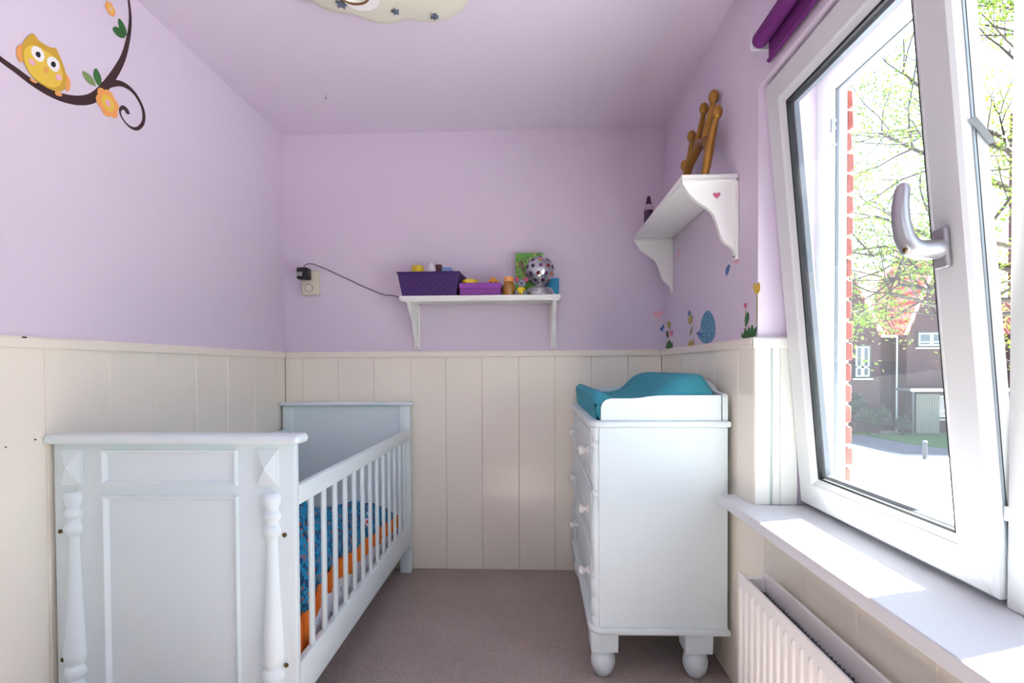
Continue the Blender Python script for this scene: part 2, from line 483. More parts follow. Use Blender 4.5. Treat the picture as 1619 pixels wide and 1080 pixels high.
# boards on the return beside the window, with the green painted joint
planks([XR-TR, .7185], Z_SILL+.001, ZR0, lambda a, b, h: (a, Y_REV-b, h), .014, wall_right, 'white_trim')
planks([.7245, .748, .80], Z_SILL+.001, ZR0, lambda a, b, h: (a, Y_REV-b, h), .014, wall_right, 'white_trim')
MB().box(.7187, .7243, Y_REV-.009, Y_REV-.0005, Z_SILL+.001, ZR0-.001).build('joint_filler', 'green_line', wall_right)

def rail_poly(t):
    return [(0, ZR0), (t-.003, ZR0), (t, ZR0+.004), (t, ZR1-.006), (t-.005, ZR1), (0, ZR1)]
r1 = MB().prism(rail_poly(TB+.010), lambda a, b, t: (t, YB-a, b), XL+TL+.012, XR-TR-.008).build('trim_1', 'cream_rail')
tag(r1, 'cream dado rail along the wall behind the chest and cot', 'rail', kind='structure')
r2_ = MB().prism(rail_poly(TL+.010), lambda a, b, t: (XL+a, t, b), REAR, YB-TB-.011).build('trim_2', 'cream_rail')
tag(r2_, 'cream dado rail on the wall under the owl sticker', 'rail', kind='structure')
r3 = MB().prism(rail_poly(TR+.008), lambda a, b, t: (XR-a, t, b), Y_REV-.006, YB-TB-.011).build('trim_3', 'cream_rail')
tag(r3, 'cream dado rail under the tulip stickers', 'rail', kind='structure')
r4 = MB().prism(rail_poly(.022), lambda a, b, t: (t, Y_REV-a, b), XR-TR-.006, .80).build('trim_4', 'white_trim')
tag(r4, 'short white dado rail piece beside the window sash', 'rail', kind='structure')

# window sill
sill = [(.608, Y_NEAR-.04), (.608, 1.62), (XR-TR-.001, 1.62), (XR-TR-.001, Y_REV-.016), (.86, Y_REV-.016), (.86, Y_NEAR), (XR-TR, Y_NEAR), (XR-TR, Y_NEAR-.04)]
bm = bmesh.new()
bot = [bm.verts.new((a, b, Z_SILL-.032)) for a, b in sill]; top = [bm.verts.new((a, b, Z_SILL)) for a, b in sill]
bm.faces.new(bot[::-1]); bm.faces.new(top)
for i in range(len(sill)): bm.faces.new((bot[i], bot[(i+1) % len(sill)], top[(i+1) % len(sill)], top[i]))
bm.edges.ensure_lookup_table()
ed = [e for e in bm.edges if (abs(e.verts[0].co.x-.608) < 1e-4 and abs(e.verts[1].co.x-.608) < 1e-4)]
bmesh.ops.bevel(bm, geom=ed, offset=.004, segments=3, profile=.5, affect='EDGES')
so_ = MB().bm(bm).build('window_sill', 'white_sill')
tag(so_, 'deep white painted window sill above the radiator', 'window sill', kind='structure')

# ------------------------------------------------------------------ the tilted window
win = thing('window_1', (.86, .85, Z_SILL), 'white plastic tilt window, its sash tipped into the room', 'window', kind='structure')
XF0, XF1 = .857, X_OUT
OY0, OY1, OZ0, OZ1 = .87, 1.447, .725, 1.86       # clear opening of the tilting light
m = MB()
m.box(XF0, XF1, OY1, Y_REV-.0005, Z_SILL-.028, Z_LINTEL-.001)          # far jamb
m.box(XF0, XF1, Y_NEAR+.001, OY1, OZ1, Z_LINTEL-.001)                   # head
m.box(XF0, XF1, Y_NEAR+.001, OY1, Z_SILL-.028, OZ0)                     # bottom bar
m.box(.815, XF1, .82, OY0, Z_SILL+.001, Z_LINTEL-.001, .004)            # mullion
m.box(XF0, XF1, OY0-.002, OY0+.042, Z_SILL+.001, Z_LINTEL-.001)         # its rebate strip behind the sash, added to block a sun streak on the sill
m.box(XF0, XF1, Y_NEAR+.001, Y_NEAR+.07, OZ0, OZ1)                      # near jamb
fr = m.build('frame', 'white_pvc', win)
# grey seals round the opening
m = MB()
m.box(.872, .880, OY1-.004, OY1+.001, OZ0, OZ1)
m.box(.872, .880, OY0, OY1, OZ1-.004, OZ1+.001)
m.box(.872, .880, OY0, OY1, OZ0-.001, OZ0+.003)
m.build('frame_seal', 'grey_seal', fr)
m = MB()
m.box(.858, .866, OY1-.007, OY1-.0005, 1.735, 1.775, .001)
m.box(.857, .868, OY1-.010, OY1-.0065, 1.740, 1.748); m.box(.857, .868, OY1-.010, OY1-.0065, 1.762, 1.770)
m.build('striker_plate', 'steel_blue', fr)
m = MB().lathe([(.0001, 0), (.006, 0), (.006, .004), (.0001, .005)], (.866, OY1-.0045, 1.70), 'Y', 10).build('screw_cap', 'grey_label', fr)
# fixed light next to the mullion (towards the viewer)
m = MB().ring([(Y_NEAR+.07, OZ0), (.82, OZ0), (.82, OZ1), (Y_NEAR+.07, OZ1)], [(Y_NEAR+.10, OZ0+.03), (.805, OZ0+.03), (.805, OZ1-.03), (Y_NEAR+.10, OZ1-.03)], YZ(.865), 0, .03)
m.build('fixed_bead', 'white_pvc', fr)
MB().box(.878, .884, Y_NEAR+.095, .812, OZ0+.025, OZ1-.025).build('pane', 'pane_glass', win)

# the sash: built upright, then tipped about its bottom inner edge
SX, SY0, SY1, SZ0, SZ1 = .805, .876, 1.498, .659, 1.902
TILT = 0.088
def tip(p):
    dx, dz = p.x-SX, p.z-SZ0
    return (SX+dx*math.cos(TILT)-dz*math.sin(TILT), p.y, SZ0+dx*math.sin(TILT)+dz*math.cos(TILT))
def rect(i): return [(SY0+i, SZ0+i), (SY1-i, SZ0+i), (SY1-i, SZ1-i), (SY0+i, SZ1-i)]
m = MB()
# mitred profile: outer flange, face, bevelled glazing bead, all as rings
n_prof = [(0.000, .048), (0.000, .006), (.006, 0.000), (.066, 0.000), (.070, .002), (.072, .004), (.088, .012), (.088, .048)]
for (i0, x0), (i1, x1) in zip(n_prof[:-1], n_prof[1:]):
    a, b = rect(i0), rect(i1)
    v = [(SX+x0, p[0], p[1]) for p in a]+[(SX+x1, p[0], p[1]) for p in b]
    m.raw(v, [(k, (k+1) % 4, 4+(k+1) % 4, 4+k) for k in range(4)])
a, b = rect(0.0), rect(.088)
m.raw([(SX+.048, p[0], p[1]) for p in a+b], [(k, 4+k, 4+(k+1) % 4, (k+1) % 4) for k in range(4)])
sash = m.xf(tip).build('sash', 'white_pvc', win)
# mitre joints, drawn as hairline grooves
m = MB()
for cy_, cz_, sy, sz in ((SY0, SZ0, 1, 1), (SY1, SZ0, -1, 1), (SY0, SZ1, 1, -1), (SY1, SZ1, -1, -1)):
    p0, p1 = (cy_+sy*.006, cz_+sz*.006), (cy_+sy*.066, cz_+sz*.066)
    m.raw([(SX-.0003, p0[0], p0[1]), (SX-.0003, p0[0]+sy*.0008, p0[1]), (SX-.0003, p1[0]+sy*.0008, p1[1]), (SX-.0003, p1[0], p1[1]),
           (SX+.001, p0[0], p0[1]), (SX+.001, p0[0]+sy*.0008, p0[1]), (SX+.001, p1[0]+sy*.0008, p1[1]), (SX+.001, p1[0], p1[1])],
          [(0, 1, 2, 3), (4, 5, 6, 7), (0, 1, 5, 4), (2, 3, 7, 6)])
m.xf(tip).build('mitre_joint', 'grey_label', sash)
gk = [(SY0+.0876, SZ0+.0925), (SY1-.0945, SZ0+.0925), (SY1-.0945, SZ1-.0945), (SY0+.0876, SZ1-.0945)]
MB().ring(rect(.0872), gk, YZ(SX), .010, .020).xf(tip).build('glazing_gasket', 'rubber', sash)
gk = [(SY0+.0882, SZ0+.100), (SY1-.102, SZ0+.100), (SY1-.102, SZ1-.102), (SY0+.0882, SZ1-.102)]
MB().ring(rect(.088), gk, YZ(SX), .024, .038).xf(tip).build('pane_spacer', 'grey_seal', sash)
MB().box(SX+.014, SX+.018, SY0+.08, SY1-.08, SZ0+.08, SZ1-.08).xf(tip).build('pane', 'pane_glass', sash)
MB().box(SX+.0475, SX+.0515, SY0+.004, SY0+.012, SZ0+.03, SZ1-.03).xf(tip).build('sash_seal', 'rubber', sash)
m = MB().box(SX+.0225, SX+.026, SY0-.002, SY0+.0005, SZ0+.02, SZ1-.02)
m.xf(tip).build('hardware_strip', 'steel_blue', sash)
MB().box(SX+.026, SX+.0285, SY0-.0015, SY0+.0004, SZ0+.02, SZ1-.02).xf(tip).build('hardware_groove', 'rubber', sash)
# handle: base plate, neck, upright lever, hex key screw
hz, hy = 1.283, SY0+.046
m = MB().box(SX-.011, SX-.0003, hy-.015, hy+.015, hz-.036, hz+.036, .004, 3)
hb = m.xf(tip).build('handle', 'aluminium', sash)
m = MB().tube([(SX-.009, hy, hz), (SX-.03, hy, hz), (SX-.045, hy, hz+.001), (SX-.060, hy, hz+.008), (SX-.069, hy, hz+.026), (SX-.073, hy, hz+.055), (SX-.072, hy, hz+.085), (SX-.066, hy, hz+.112), (SX-.062, hy, hz+.122)],
              [.0185, .018, .018, .0185, .016, .0145, .0135, .012, .008], 16)
m.xf(tip).build('lever', 'aluminium', sash)
MB().lathe([(.0001, 0), (.0045, 0), (.0045, .004), (.0001, .004)], (SX-.078, hy-.008, hz+.002), 'X', 10).xf(tip).build('lever_screw', 'dark_screw', sash)
# scissor stay between sash and frame, and the little latch lower down
m = MB()
zs = 1.49
pA = Vector(tip(Vector((SX+.018, SY0-.004, zs)))); pB = pA+Vector((.034, -.001, -.042))
m.tube([pA, pA.lerp(pB, .5), pB], [.010, .010, .008], 4, smooth=False, flat=.3)
m.build('stay_arm', 'steel_blue', win)
MB().box(.812, .822, OY0-.004, OY0+.003, .80, .825, .001).build('latch', 'white_plastic', win)

# unseen window added in the rear wall to let in more light
w2 = thing('fill_window', (-.33, REAR-.1, WZ0), 'white framed double window added behind the camera for fill light', 'window', kind='structure')
MB().ring([(WX0, WZ0), (WX1, WZ0), (WX1, WZ1), (WX0, WZ1)], [(WX0+.06, WZ0+.06), (WX1-.06, WZ0+.06), (WX1-.06, WZ1-.06), (WX0+.06, WZ1-.06)], XZ(REAR-.12), 0, .06).build('frame', 'white_pvc', w2)
MB().box(-.23, -.17, REAR-.12, REAR-.06, WZ0+.06, WZ1-.06).build('mullion', 'white_pvc', w2)
for a, b in ((WX0+.06, -.23), (-.17, WX1-.06)):
    MB().box(a, b, REAR-.094, REAR-.088, WZ0+.06, WZ1-.06).build('pane', 'pane_glass', w2)

# ------------------------------------------------------------------ outer brick leaf
outer = MB().box(X_OUT, .921, 1.462, 2.9, .2, 2.6)
outer.box(X_OUT, .921, -1.5, Y_NEAR-.01, .2, 2.6); outer.box(X_OUT, .921, Y_NEAR-.01, 1.462, 1.92, 2.6)
ow = outer.build('wall_outer', 'mortar')
tag(ow, 'orange red brick edge outside the window', 'wall', kind='structure')
random.seed(3)
zb = .60
while zb < 1.9:
    jy, jx = random.uniform(-.003, .003), random.uniform(-.003, .002)
    MB().box(X_OUT+.001, .926+jx, 1.449+jy, 1.555 if int(zb/.062) % 2 else 1.66, zb, zb+.050, .004, 1).build('brick', 'own_brick', ow)
    zb += .0605
os_ = MB().prism([(.86, .672), (.86, .716), (.97, .70), (.97, .672)], lambda a, b, t: (a, t, b), Y_NEAR, 1.448).build('trim_5', 'white_pvc')
tag(os_, 'white outer window sill in front of the brick edge', 'window sill', kind='structure')

# ------------------------------------------------------------------ purple roller blind
bl = thing('roller_blind', (.656, .5, 1.95), 'rolled up purple roller blind hung above the window', 'blind')
MB().lathe([(.020, .205), (.022, .21), (.022, 1.43), (.020, 1.437)], (.652, 0, 1.995), 'Y', 20).build('roll', 'purple_fabric', bl)
m = MB().box(.673, .6745, .215, 1.425, 1.938, 2.0)
m.build('cloth_end', 'purple_fabric', bl)
MB().tube([(.674, .213, 1.934), (.674, 1.427, 1.934)], .006, 10).build('bottom_bar', 'purple_fabric', bl)
for y in (.200, 1.439):
    MB().box(.630, .685, y, y+.004, 1.972, 2.03, .0015, 1).build('bracket', 'white_plastic', bl)

# ------------------------------------------------------------------ shelves
PROF = [(.181, .009), (.170, .028), (.158, .046), (.142, .062), (.124, .076), (.105, .088), (.090, .100), (.080, .112), (.071, .134), (.062, .163), (.056, .184), (.048, .200), (.036, .212), (.022, .221), (.014, .232), (.009, .245)]
def bracket_poly(sd, sh):
    return [(0, 0), (.181*sd, 0)]+[(d*sd, -h*sh) for d, h in PROF]+[(0, -.25*sh)]
def make_shelf(name, label, fm, length, depth, ztop, along0, wallname, bpos, bw, sd=1.0, sh=1.0):
    """fm(a, d, z): a along the wall, d out from the wall"""
    def fbox(mb, a0, a1, d0, d1, z0, z1, bev=0):
        p, q = fm(a0, d0, z0), fm(a1, d1, z1)
        lo = [min(p[i], q[i]) for i in range(3)]; hi = [max(p[i], q[i]) for i in range(3)]
        return mb.box(lo[0], hi[0], lo[1], hi[1], lo[2], hi[2], bev)
    t = thing(name, fm(along0+length/2, depth/2, ztop-.3), label, 'shelf', 'white wall shelves on curved brackets')
    b = fbox(MB(), along0, along0+length, .0015, depth, ztop-.018, ztop, .003).build('board', 'white_shelf', t)
    m = fbox(MB(), along0+.006, along0+length-.006, depth-.012, depth-.006, ztop-.026, ztop-.018)
    m.build('edge_moulding', 'white_shelf', t)
    for a in bpos:
        poly = bracket_poly(sd, sh)
        br = MB().prism(poly, lambda d, z, s: fm(a+s, d+.0015, ztop-.0185+z), -bw/2, bw/2).build('bracket', 'white_shelf', t)
        fbox(MB(), a-bw*.9, a+bw*.9, .0015, .010, ztop-.02-.262*sh, ztop-.0185, .001).build('wall_plate', 'white_shelf', br)
        fbox(MB(), a-bw*.9, a+bw*.9, .0015, .181*sd+.004, ztop-.026, ztop-.0185, .001).build('top_plate', 'white_shelf', br)
        p = fm(a, .0105, ztop-.02-.252*sh); q = fm(a, .013, ztop-.02-.252*sh)
        MB().tube([p, q], .003, 8).build('screw', 'dark_screw', br)
    return t
SH1 = make_shelf('wall_shelf', 'white shelf under the purple basket, brackets just above the dado rail', lambda a, d, z: (a, YB-d, z), .783, .21, 1.418, -.645, 'back', (-.605, .112), .018, 1.0, .88)
SH2 = make_shelf('wall_shelf', 'white shelf near the window under the golden crown', lambda a, d, z: (XR-d, a, z), .77, .186, 1.706, 1.655, 'right', (1.667, 2.413), .018, 1.0, 1.0)

# ------------------------------------------------------------------ socket, adapter, cable
sk = thing('wall_socket', (-1.168, YB, 1.455), 'cream double wall socket with a black adapter plugged in', 'socket')
MB().box(-1.212, -1.124, YB-.034, YB-.0005, 1.456, 1.582, .008, 3).build('housing', 'cream_plastic', sk)
m = MB().ring(circle(-1.172, 1.490, .0225, 24), circle(-1.172, 1.490, .019, 24), XZ(YB-.0365), 0, .003)
m.build('socket_ring', 'grey_label', sk)
m = MB().lathe([(.0001, 0), (.019, 0), (.019, .002), (.0001, .002)], (-1.172, YB-.0362, 1.490), 'Y', 20)
m.build('socket_well', 'cream_plastic', sk)
ad = thing('power_adapter', (-1.19, YB-.07, 1.53), 'black plug adapter in the wall socket, its cord running to the shelf', 'adapter')
MB().box(-1.214, -1.156, YB-.085, YB-.036, 1.530, 1.590, .006, 3).build('housing', 'black_plastic', ad)
MB().box(-1.211, -1.183, YB-.0862, YB-.0852, 1.545, 1.566).build('label_patch', 'grey_label', ad)
pts = [(-1.187, YB-.06, 1.590), (-1.184, YB-.058, 1.603), (-1.170, YB-.045, 1.616), (-1.15, YB-.03, 1.617), (-1.10, YB-.014, 1.598), (-1.05, YB-.006, 1.575), (-1.0, YB-.006, 1.551), (-.95, YB-.006, 1.528), (-.90, YB-.006, 1.503), (-.85, YB-.006, 1.482), (-.80, YB-.006, 1.461), (-.77, YB-.007, 1.452), (-.74, YB-.008, 1.452), (-.70, YB-.010, 1.441), (-.66, YB-.014, 1.443), (-.652, YB-.03, 1.441), (-.648, YB-.05, 1.437), (-.637, YB-.058, 1.424), (-.60, YB-.020, 1.4215), (-.36, YB-.012, 1.4215), (-.14, YB-.012, 1.4215), (-.105, YB-.04, 1.4215), (-.095, 2.48, 1.4215), (-.035, 2.455, 1.4225)]
MB().tube(pts, .0022, 6).build('cord', 'cable', ad)

# ------------------------------------------------------------------ things on the shelf under the basket
ZS = 1.4185
# woven basket
bk = thing('storage_basket', (-.5, 2.44, ZS), 'dark purple woven basket with slanted rim on the shelf', 'basket', 'containers on the shelf')
x0, x1, y0, y1, zt = -.632, -.368, 2.365, 2.515, ZS+.112
def bq(fx, fy, fz):
    w = fz
    return (x0-.022*w+(x1-x0+.040*w)*fx, y0-.006*w+(y1-y0+.012*w)*fy, ZS+.0008+(zt-ZS)*fz)
m = MB()
for (fxa, fya), (fxb, fyb) in (((0, 0), (1, 0)), ((1, 0), (1, 1)), ((1, 1), (0, 1)), ((0, 1), (0, 0))):
    def side(u, v, a=(fxa, fya), b=(fxb, fyb)):
        return bq(a[0]+(b[0]-a[0])*u, a[1]+(b[1]-a[1])*u, v)
    m.grid(side, 14, 8, smooth=False)
m.raw([bq(0, 0, .02), bq(1, 0, .02), bq(1, 1, .02), bq(0, 1, .02)], [(0, 1, 2, 3)])
body = m.build('body', 'purple_weave', bk)
sd_ = body.modifiers.new('thick', 'SOLIDIFY'); sd_.thickness = .004; sd_.offset = -1
rim = [bq(0, 0, 1), bq(1, 0, 1), bq(1, 1, 1), bq(0, 1, 1)]
for i in range(4):
    MB().tube([rim[i], rim[(i+1) % 4]], .0042, 6).build('rim', 'basket_trim', bk)
hp = bq(1, .05, 1); hq = bq(1, .95, 1)
MB().tube([(hp[0], hp[1], hp[2]-.004), (hp[0]+.022, hp[1]+.012, hp[2]-.024), (hp[0]+.03, (hp[1]+hq[1])/2, hp[2]-.034), (hq[0]+.022, hq[1]-.012, hq[2]-.024), (hq[0], hq[1], hq[2]-.004)], .006, 8).build('handle', 'basket_trim', bk)
# contents
c1 = MB().lathe([(.0001, 0), (.030, .0), (.032, .010), (.032, .120), (.029, .153), (.0001, .156)], (-.572, 2.44, ZS+.006), 'Z', 18).build('yellow_pot', 'yellow')
tag(c1, 'bright yellow pot sticking out of the purple basket', 'pot')
c2 = thing('squeeze_bottle', (-.50, 2.43, ZS+.006), 'small white bottle standing in the purple basket', 'bottle')
MB().lathe([(.0001, 0), (.02, 0), (.022, .01), (.022, .140), (.014, .150)], (-.50, 2.43, ZS+.006), 'Z', 14).build('body', 'white_plastic', c2)
MB().lathe([(.014, .150), (.013, .160), (.006, .166), (.005, .170), (.0001, .170)], (-.50, 2.43, ZS+.006), 'Z', 14).build('cap', 'white_plastic', c2)
c3 = MB().box(-.487, -.455, 2.455, 2.495, ZS+.006, ZS+.172, .006).build('maroon_carton', 'maroon')
tag(c3, 'small dark red carton in the purple basket behind the white bottle', 'carton')
c4 = MB().box(-.447, -.395, 2.40, 2.48, ZS+.006, ZS+.148, .012, 3).build('blue_packet', 'blue_pale')
tag(c4, 'pale blue packet lying at the basket rim', 'packet')
# purple box
bx = thing('gift_box', (-.255, 2.43, ZS), 'flat violet cardboard box beside the basket', 'box', 'containers on the shelf')
MB().box(-.349, -.150, 2.366, 2.50, ZS+.0008, ZS+.040, .002, 1).build('body', 'box_purple', bx)
MB().box(-.352, -.147, 2.363, 2.503, ZS+.033, ZS+.060, .002, 1).build('lid', 'box_lid', bx)
y1_ = MB().lathe([(.0001, 0), (.038, 0), (.040, .006), (.038, .020), (.0001, .022)], (-.305, 2.41, ZS+.0605), 'Z', 20).build('toy_dish', 'yellow')
tag(y1_, 'flat yellow toy dish lying on the violet box', 'dish')
tc_ = thing('toy_car', (-.19, 2.42, ZS+.061), 'tiny orange toy car on the violet box', 'toy')
MB().box(-.213, -.165, 2.405, 2.435, ZS+.066, ZS+.082, .005, 3).build('body', 'orange_toy', tc_)
MB().box(-.203, -.176, 2.408, 2.432, ZS+.080, ZS+.093, .005, 3).build('cabin', 'orange_toy', tc_)
for wx in (-.203, -.176):
    for wy in (2.404, 2.433):
        MB().lathe([(.0001, 0), (.0055, 0), (.0055, .004), (.0001, .004)], (wx, wy, ZS+.0665), 'Y', 10).build('wheel', 'black_plastic', tc_)
# amber jar
jr = thing('amber_jar', (-.092, 2.39, ZS), 'amber bottle with yellow screw cap on the shelf', 'bottle')
MB().lathe([(.0001, 0), (.026, 0), (.030, .006), (.030, .044), (.026, .056), (.021, .064), (.021, .068)], (-.112, 2.39, ZS+.0005), 'Z', 20).build('body', 'amber', jr)
MB().lathe([(.0225, .066), (.0245, .068), (.0245, .086), (.022, .089), (.0001, .089)], (-.112, 2.39, ZS+.0005), 'Z', 20).build('cap', 'st_orange', jr)
# plush mouse
pl = thing('plush_mouse', (-.052, 2.385, ZS), 'small grey plush mouse with yellow body between bottle and ball lamp', 'plush toy')
MB().ball((-.052, 2.385, ZS+.022), .021, 1.1, 1, 1).build('body', 'yellow', pl)
MB().ball((-.050, 2.380, ZS+.056), .021, 1, .95, .95).build('head', 'plush_grey', pl)
for ex in (-.072, -.028):
    MB().lathe([(.0001, 0), (.011, 0), (.012, .003), (.011, .006), (.0001, .006)], (ex, 2.38, ZS+.076), 'Y', 14).build('ear', 'plush_pink', pl)
MB().ball((-.050, 2.360, ZS+.053), .0045).build('nose', 'black_plastic', pl)
for ex in (-.058, -.042):
    MB().ball((ex, 2.362, ZS+.062), .0026).build('eye', 'black_plastic', pl)
for ex in (-.072, -.034):
    MB().ball((ex, 2.366, ZS+.0095), .009, 1, 1.2, 1).build('paw', 'plush_grey', pl)
# books standing against the wall
def book(name, x0, x1, yb, h, m1, label, lean=.03):
    t = thing(name, ((x0+x1)/2, yb, ZS), label, 'book')
    def fmb(a, b, s): return (a, yb-s+b*lean, ZS+.001+b)
    MB().prism([(x0, 0), (x1, 0), (x1, h), (x0, h)], fmb, .010, .014).build('cover', m1, t)
    MB().prism([(x0+.002, .002), (x1-.002, .002), (x1-.002, h-.002), (x0+.002, h-.002)], fmb, .0022, .0098).build('pages', 'white_plastic', t)
    MB().prism([(x0, 0), (x1, 0), (x1, h), (x0, h)], fmb, -.002, .002).build('back_cover', m1, t)
    return t, fmb
gb, fg = book('picture_book', -.083, .060, 2.535, .238, 'book_print', 'green picture book standing behind the ball lamp')
m = MB().tube([fg(-.055, .165, .0152), fg(-.063, .185, .0152), (fg(-.052, .195, .0152)), fg(-.043, .18, .0152), fg(-.047, .15, .0152), fg(-.036, .125, .0152), fg(-.02, .12, .0152), fg(-.015, .1, .0152), fg(-.035, .085, .0152)], [.009, .011, .011, .010, .009, .008, .008, .007, .005], 8, flat=.3)
m.build('printed_worm', 'st_rose', gb)
MB().prism(circle(-.053, .19, .003, 8), fg, .0175, .019).build('printed_eye', 'st_black', gb)
MB().tube([fg(.01, .20, .0152), fg(.02, .213, .0152), fg(.035, .214, .0152), fg(.045, .20, .0152)], .006, 6, flat=.3).build('printed_curl', 'st_rose', gb)
bb, fbk = book('picture_book', .085, .140, 2.53, .105, 'book_print_blue', 'small blue picture book at the shelf end behind the ball lamp', .02)
# ball lamp
dl = thing('disco_lamp', (.038, 2.425, ZS), 'silver ball lamp studded with coloured lenses on a domed base', 'lamp')
cx_, cyy, czz, RR = .040, 2.435, 1.546, .071
MB().lathe([(.066, 0.0008), (.070, .003), (.070, .020), (.064, .034), (.050, .044), (.034, .049), (.024, .052), (.022, .062), (.026, .068), (.0001, .070)], (cx_, cyy, ZS), 'Z', 28).build('base', 'silver', dl)
ball_ = MB().ball((cx_, cyy, czz), RR, seg=32, rings=20).build('ball', 'silver', dl)
lens_c = ['lens_navy', 'lens_red', 'lens_green', 'lens_purple', 'lens_orange', 'lens_navy', 'lens_purple']
idx = 0
for lat, n, ph in ((72, 3, .3), (42, 8, .1), (12, 11, .35), (-18, 11, .05), (-48, 8, .4)):
    for k in range(n):
        la, lo = math.radians(lat), 2*math.pi*(k+ph)/n
        d = Vector((math.cos(la)*math.cos(lo), math.cos(la)*math.sin(lo), math.sin(la)))
        c0 = Vector((cx_, cyy, czz))+d*(RR-.002)
        MB().tube([c0, c0+d*.0035, c0+d*.0045], [.0095, .0095, .006], 12, smooth=False).build('lens', lens_c[(idx*3+k*2) % 7], ball_)
        idx += 1

# ------------------------------------------------------------------ things on the shelf near the window
ZW = 1.7065
pb = thing('pump_bottle', (.60, 2.36, ZW), 'small violet bottle with pointed cap on the window side shelf', 'bottle')
px_, py_ = .548, 2.32
MB().lathe([(.0001, 0.0005), (.021, .0005), (.022, .004), (.022, .088), (.0215, .090)], (px_, py_, ZW), 'Z', 18).build('body', 'violet_plastic', pb)
MB().lathe([(.0215, .090), (.022, .092), (.022, .108), (.017, .116), (.014, .118)], (px_, py_, ZW), 'Z', 18).build('collar', 'pale_label', pb)
MB().lathe([(.0145, .118), (.014, .122), (.008, .150), (.0085, .153), (.007, .156), (.0001, .156)], (px_, py_, ZW), 'Z', 16).build('cap', 'violet_plastic', pb)

# golden crown ornament, leaning back on the wall
cr = thing('crown_ornament', (.60, 1.83, ZW), 'golden crown shaped ornament with ball tips leaning against the wall', 'ornament')
def cw(s, h, o=0.0):            # s: 0 near end .. 1 far end; h: height; leans towards the wall
    return (.600+.19*h-o, 1.735+.30*s, ZW+.001+h)
def ctube(pts, rad): return MB().tube([cw(*p) for p in pts], rad, 10, flat=.8)
ctube([(.02, .010), (.02, .06), (.05, .12), (.04, .175), (.0, .222)], [.015, .018, .020, .016, .011]).build('side_stem', 'gold', cr)
ctube([(.98, .010), (.98, .07), (.93, .14), (.94, .21), (.98, .28)], [.015, .016, .016, .014, .010]).build('side_stem', 'gold', cr)
ctube([(.03, .10), (.18, .17), (.5, .205), (.82, .17), (.97, .10)], [.015, .018, .021, .018, .015]).build('arch', 'gold', cr)
ctube([(.28, .19), (.30, .25), (.27, .32)], [.018, .016, .011]).build('tip_stem', 'gold', cr)
ctube([(.66, .19), (.62, .26), (.63, .335)], [.018, .015, .010]).build('tip_stem', 'gold', cr)
ctube([(.97, .15), (1.03, .18)], [.011, .010]).build('tip_stem', 'gold', cr)
for s_, h_, r_ in ((-.01, .240, .021), (.27, .338, .021), (.63, .352, .019), (1.0, .298, .020), (1.06, .188, .020)):
    p = cw(s_, h_, .002); MB().ball(p, r_, .9, .9, 1.2).build('ball_tip', 'gold', cr)

# ------------------------------------------------------------------ ceiling lamp
cl = thing('ceiling_lamp', (-.43, 1.39, HC-.07), 'cream cloud shaped ceiling lamp with grey stars', 'lamp')
cen = (-.43, 1.40)
outline = []
bumps = [(-.065, .165, .130), (-.19, .125, .115), (.095, .150, .145), (.19, .08, .13), (.24, 0, .12), (.13, -.13, .14), (-.04, -.17, .13), (-.19, -.10, .13), (-.22, .07, .12)]
for k in range(84):
    a = 2*math.pi*k/84; best = 0
    for bx_, by_, br_ in bumps:
        dxy = bx_*math.cos(a)+by_*math.sin(a); q2 = bx_*bx_+by_*by_-dxy*dxy
        if q2 < br_*br_: best = max(best, dxy+math.sqrt(br_*br_-q2))
    outline.append((best*math.cos(a), best*math.sin(a)))
m = MB()
lv = [(1.0, -.001), (1.0, -.03), (.985, -.044), (.95, -.054), (.86, -.062), (.5, -.070), (.02, -.072)]
vv, ff = [], []
for s_, dz in lv:
    vv += [(cen[0]+x*s_, cen[1]+y*s_, HC+dz) for x, y in outline]
n = len(outline)
for i in range(len(lv)-1):
    ff += [(i*n+k, i*n+(k+1) % n, (i+1)*n+(k+1) % n, (i+1)*n+k) for k in range(n)]
ff.append(tuple((len(lv)-1)*n+k for k in range(n))); ff.append(tuple(range(n))[::-1])
m.raw(vv, ff, True).build('cloud_shade', 'lamp_cream', cl)
def star(cx, cyc, r, rot=0):
    return [(cx+(r if k % 2 == 0 else r*.45)*math.cos(rot+math.pi*k/5), cyc+(r if k % 2 == 0 else r*.45)*math.sin(rot+math.pi*k/5)) for k in range(10)]
for sx_, sy_, r_, ro_ in ((-.320, 1.633, .014, .3), (-.443, 1.604, .014, .9), (-.606, 1.563, .020, .1), (-.30, 1.42, .02, .5), (-.55, 1.32, .02, .2)):
    MB().prism(star(sx_, sy_, r_, ro_), XY(HC-.0735), 0, .012).build('star', 'lamp_star', cl)
moon = [(-.535+.058*math.cos(a), 1.535+.052*math.sin(a)) for a in [math.radians(t) for t in range(-10, 201, 15)]]
moon += [(-.550+.040*math.cos(a), 1.525+.028*math.sin(a)) for a in [math.radians(t) for t in range(195, -16, -15)]]
MB().prism(moon, XY(HC-.076), 0, .012).build('moon', 'st_white', cl)
MB().tube([(-.550+.043*math.cos(math.radians(t)), 1.525+.030*math.sin(math.radians(t)), HC-.077) for t in range(190, -11, -20)], .0035, 6).build('moon_outline', 'lamp_brown', cl)
MB().lathe([(.0001, -.012), (.004, -.010), (.004, 0)], (-.30, 1.72, HC), 'Z', 8).build('screw', 'lamp_star', cl)
hk = MB().tube([(-.928, 2.195, HC-.001), (-.928, 2.193, HC-.012), (-.922, 2.187, HC-.020), (-.926, 2.18, HC-.026)], .0013, 6).build('ceiling_hook', 'black_plastic')
tag(hk, 'tiny dark wire hook left in the lavender ceiling', 'hook')

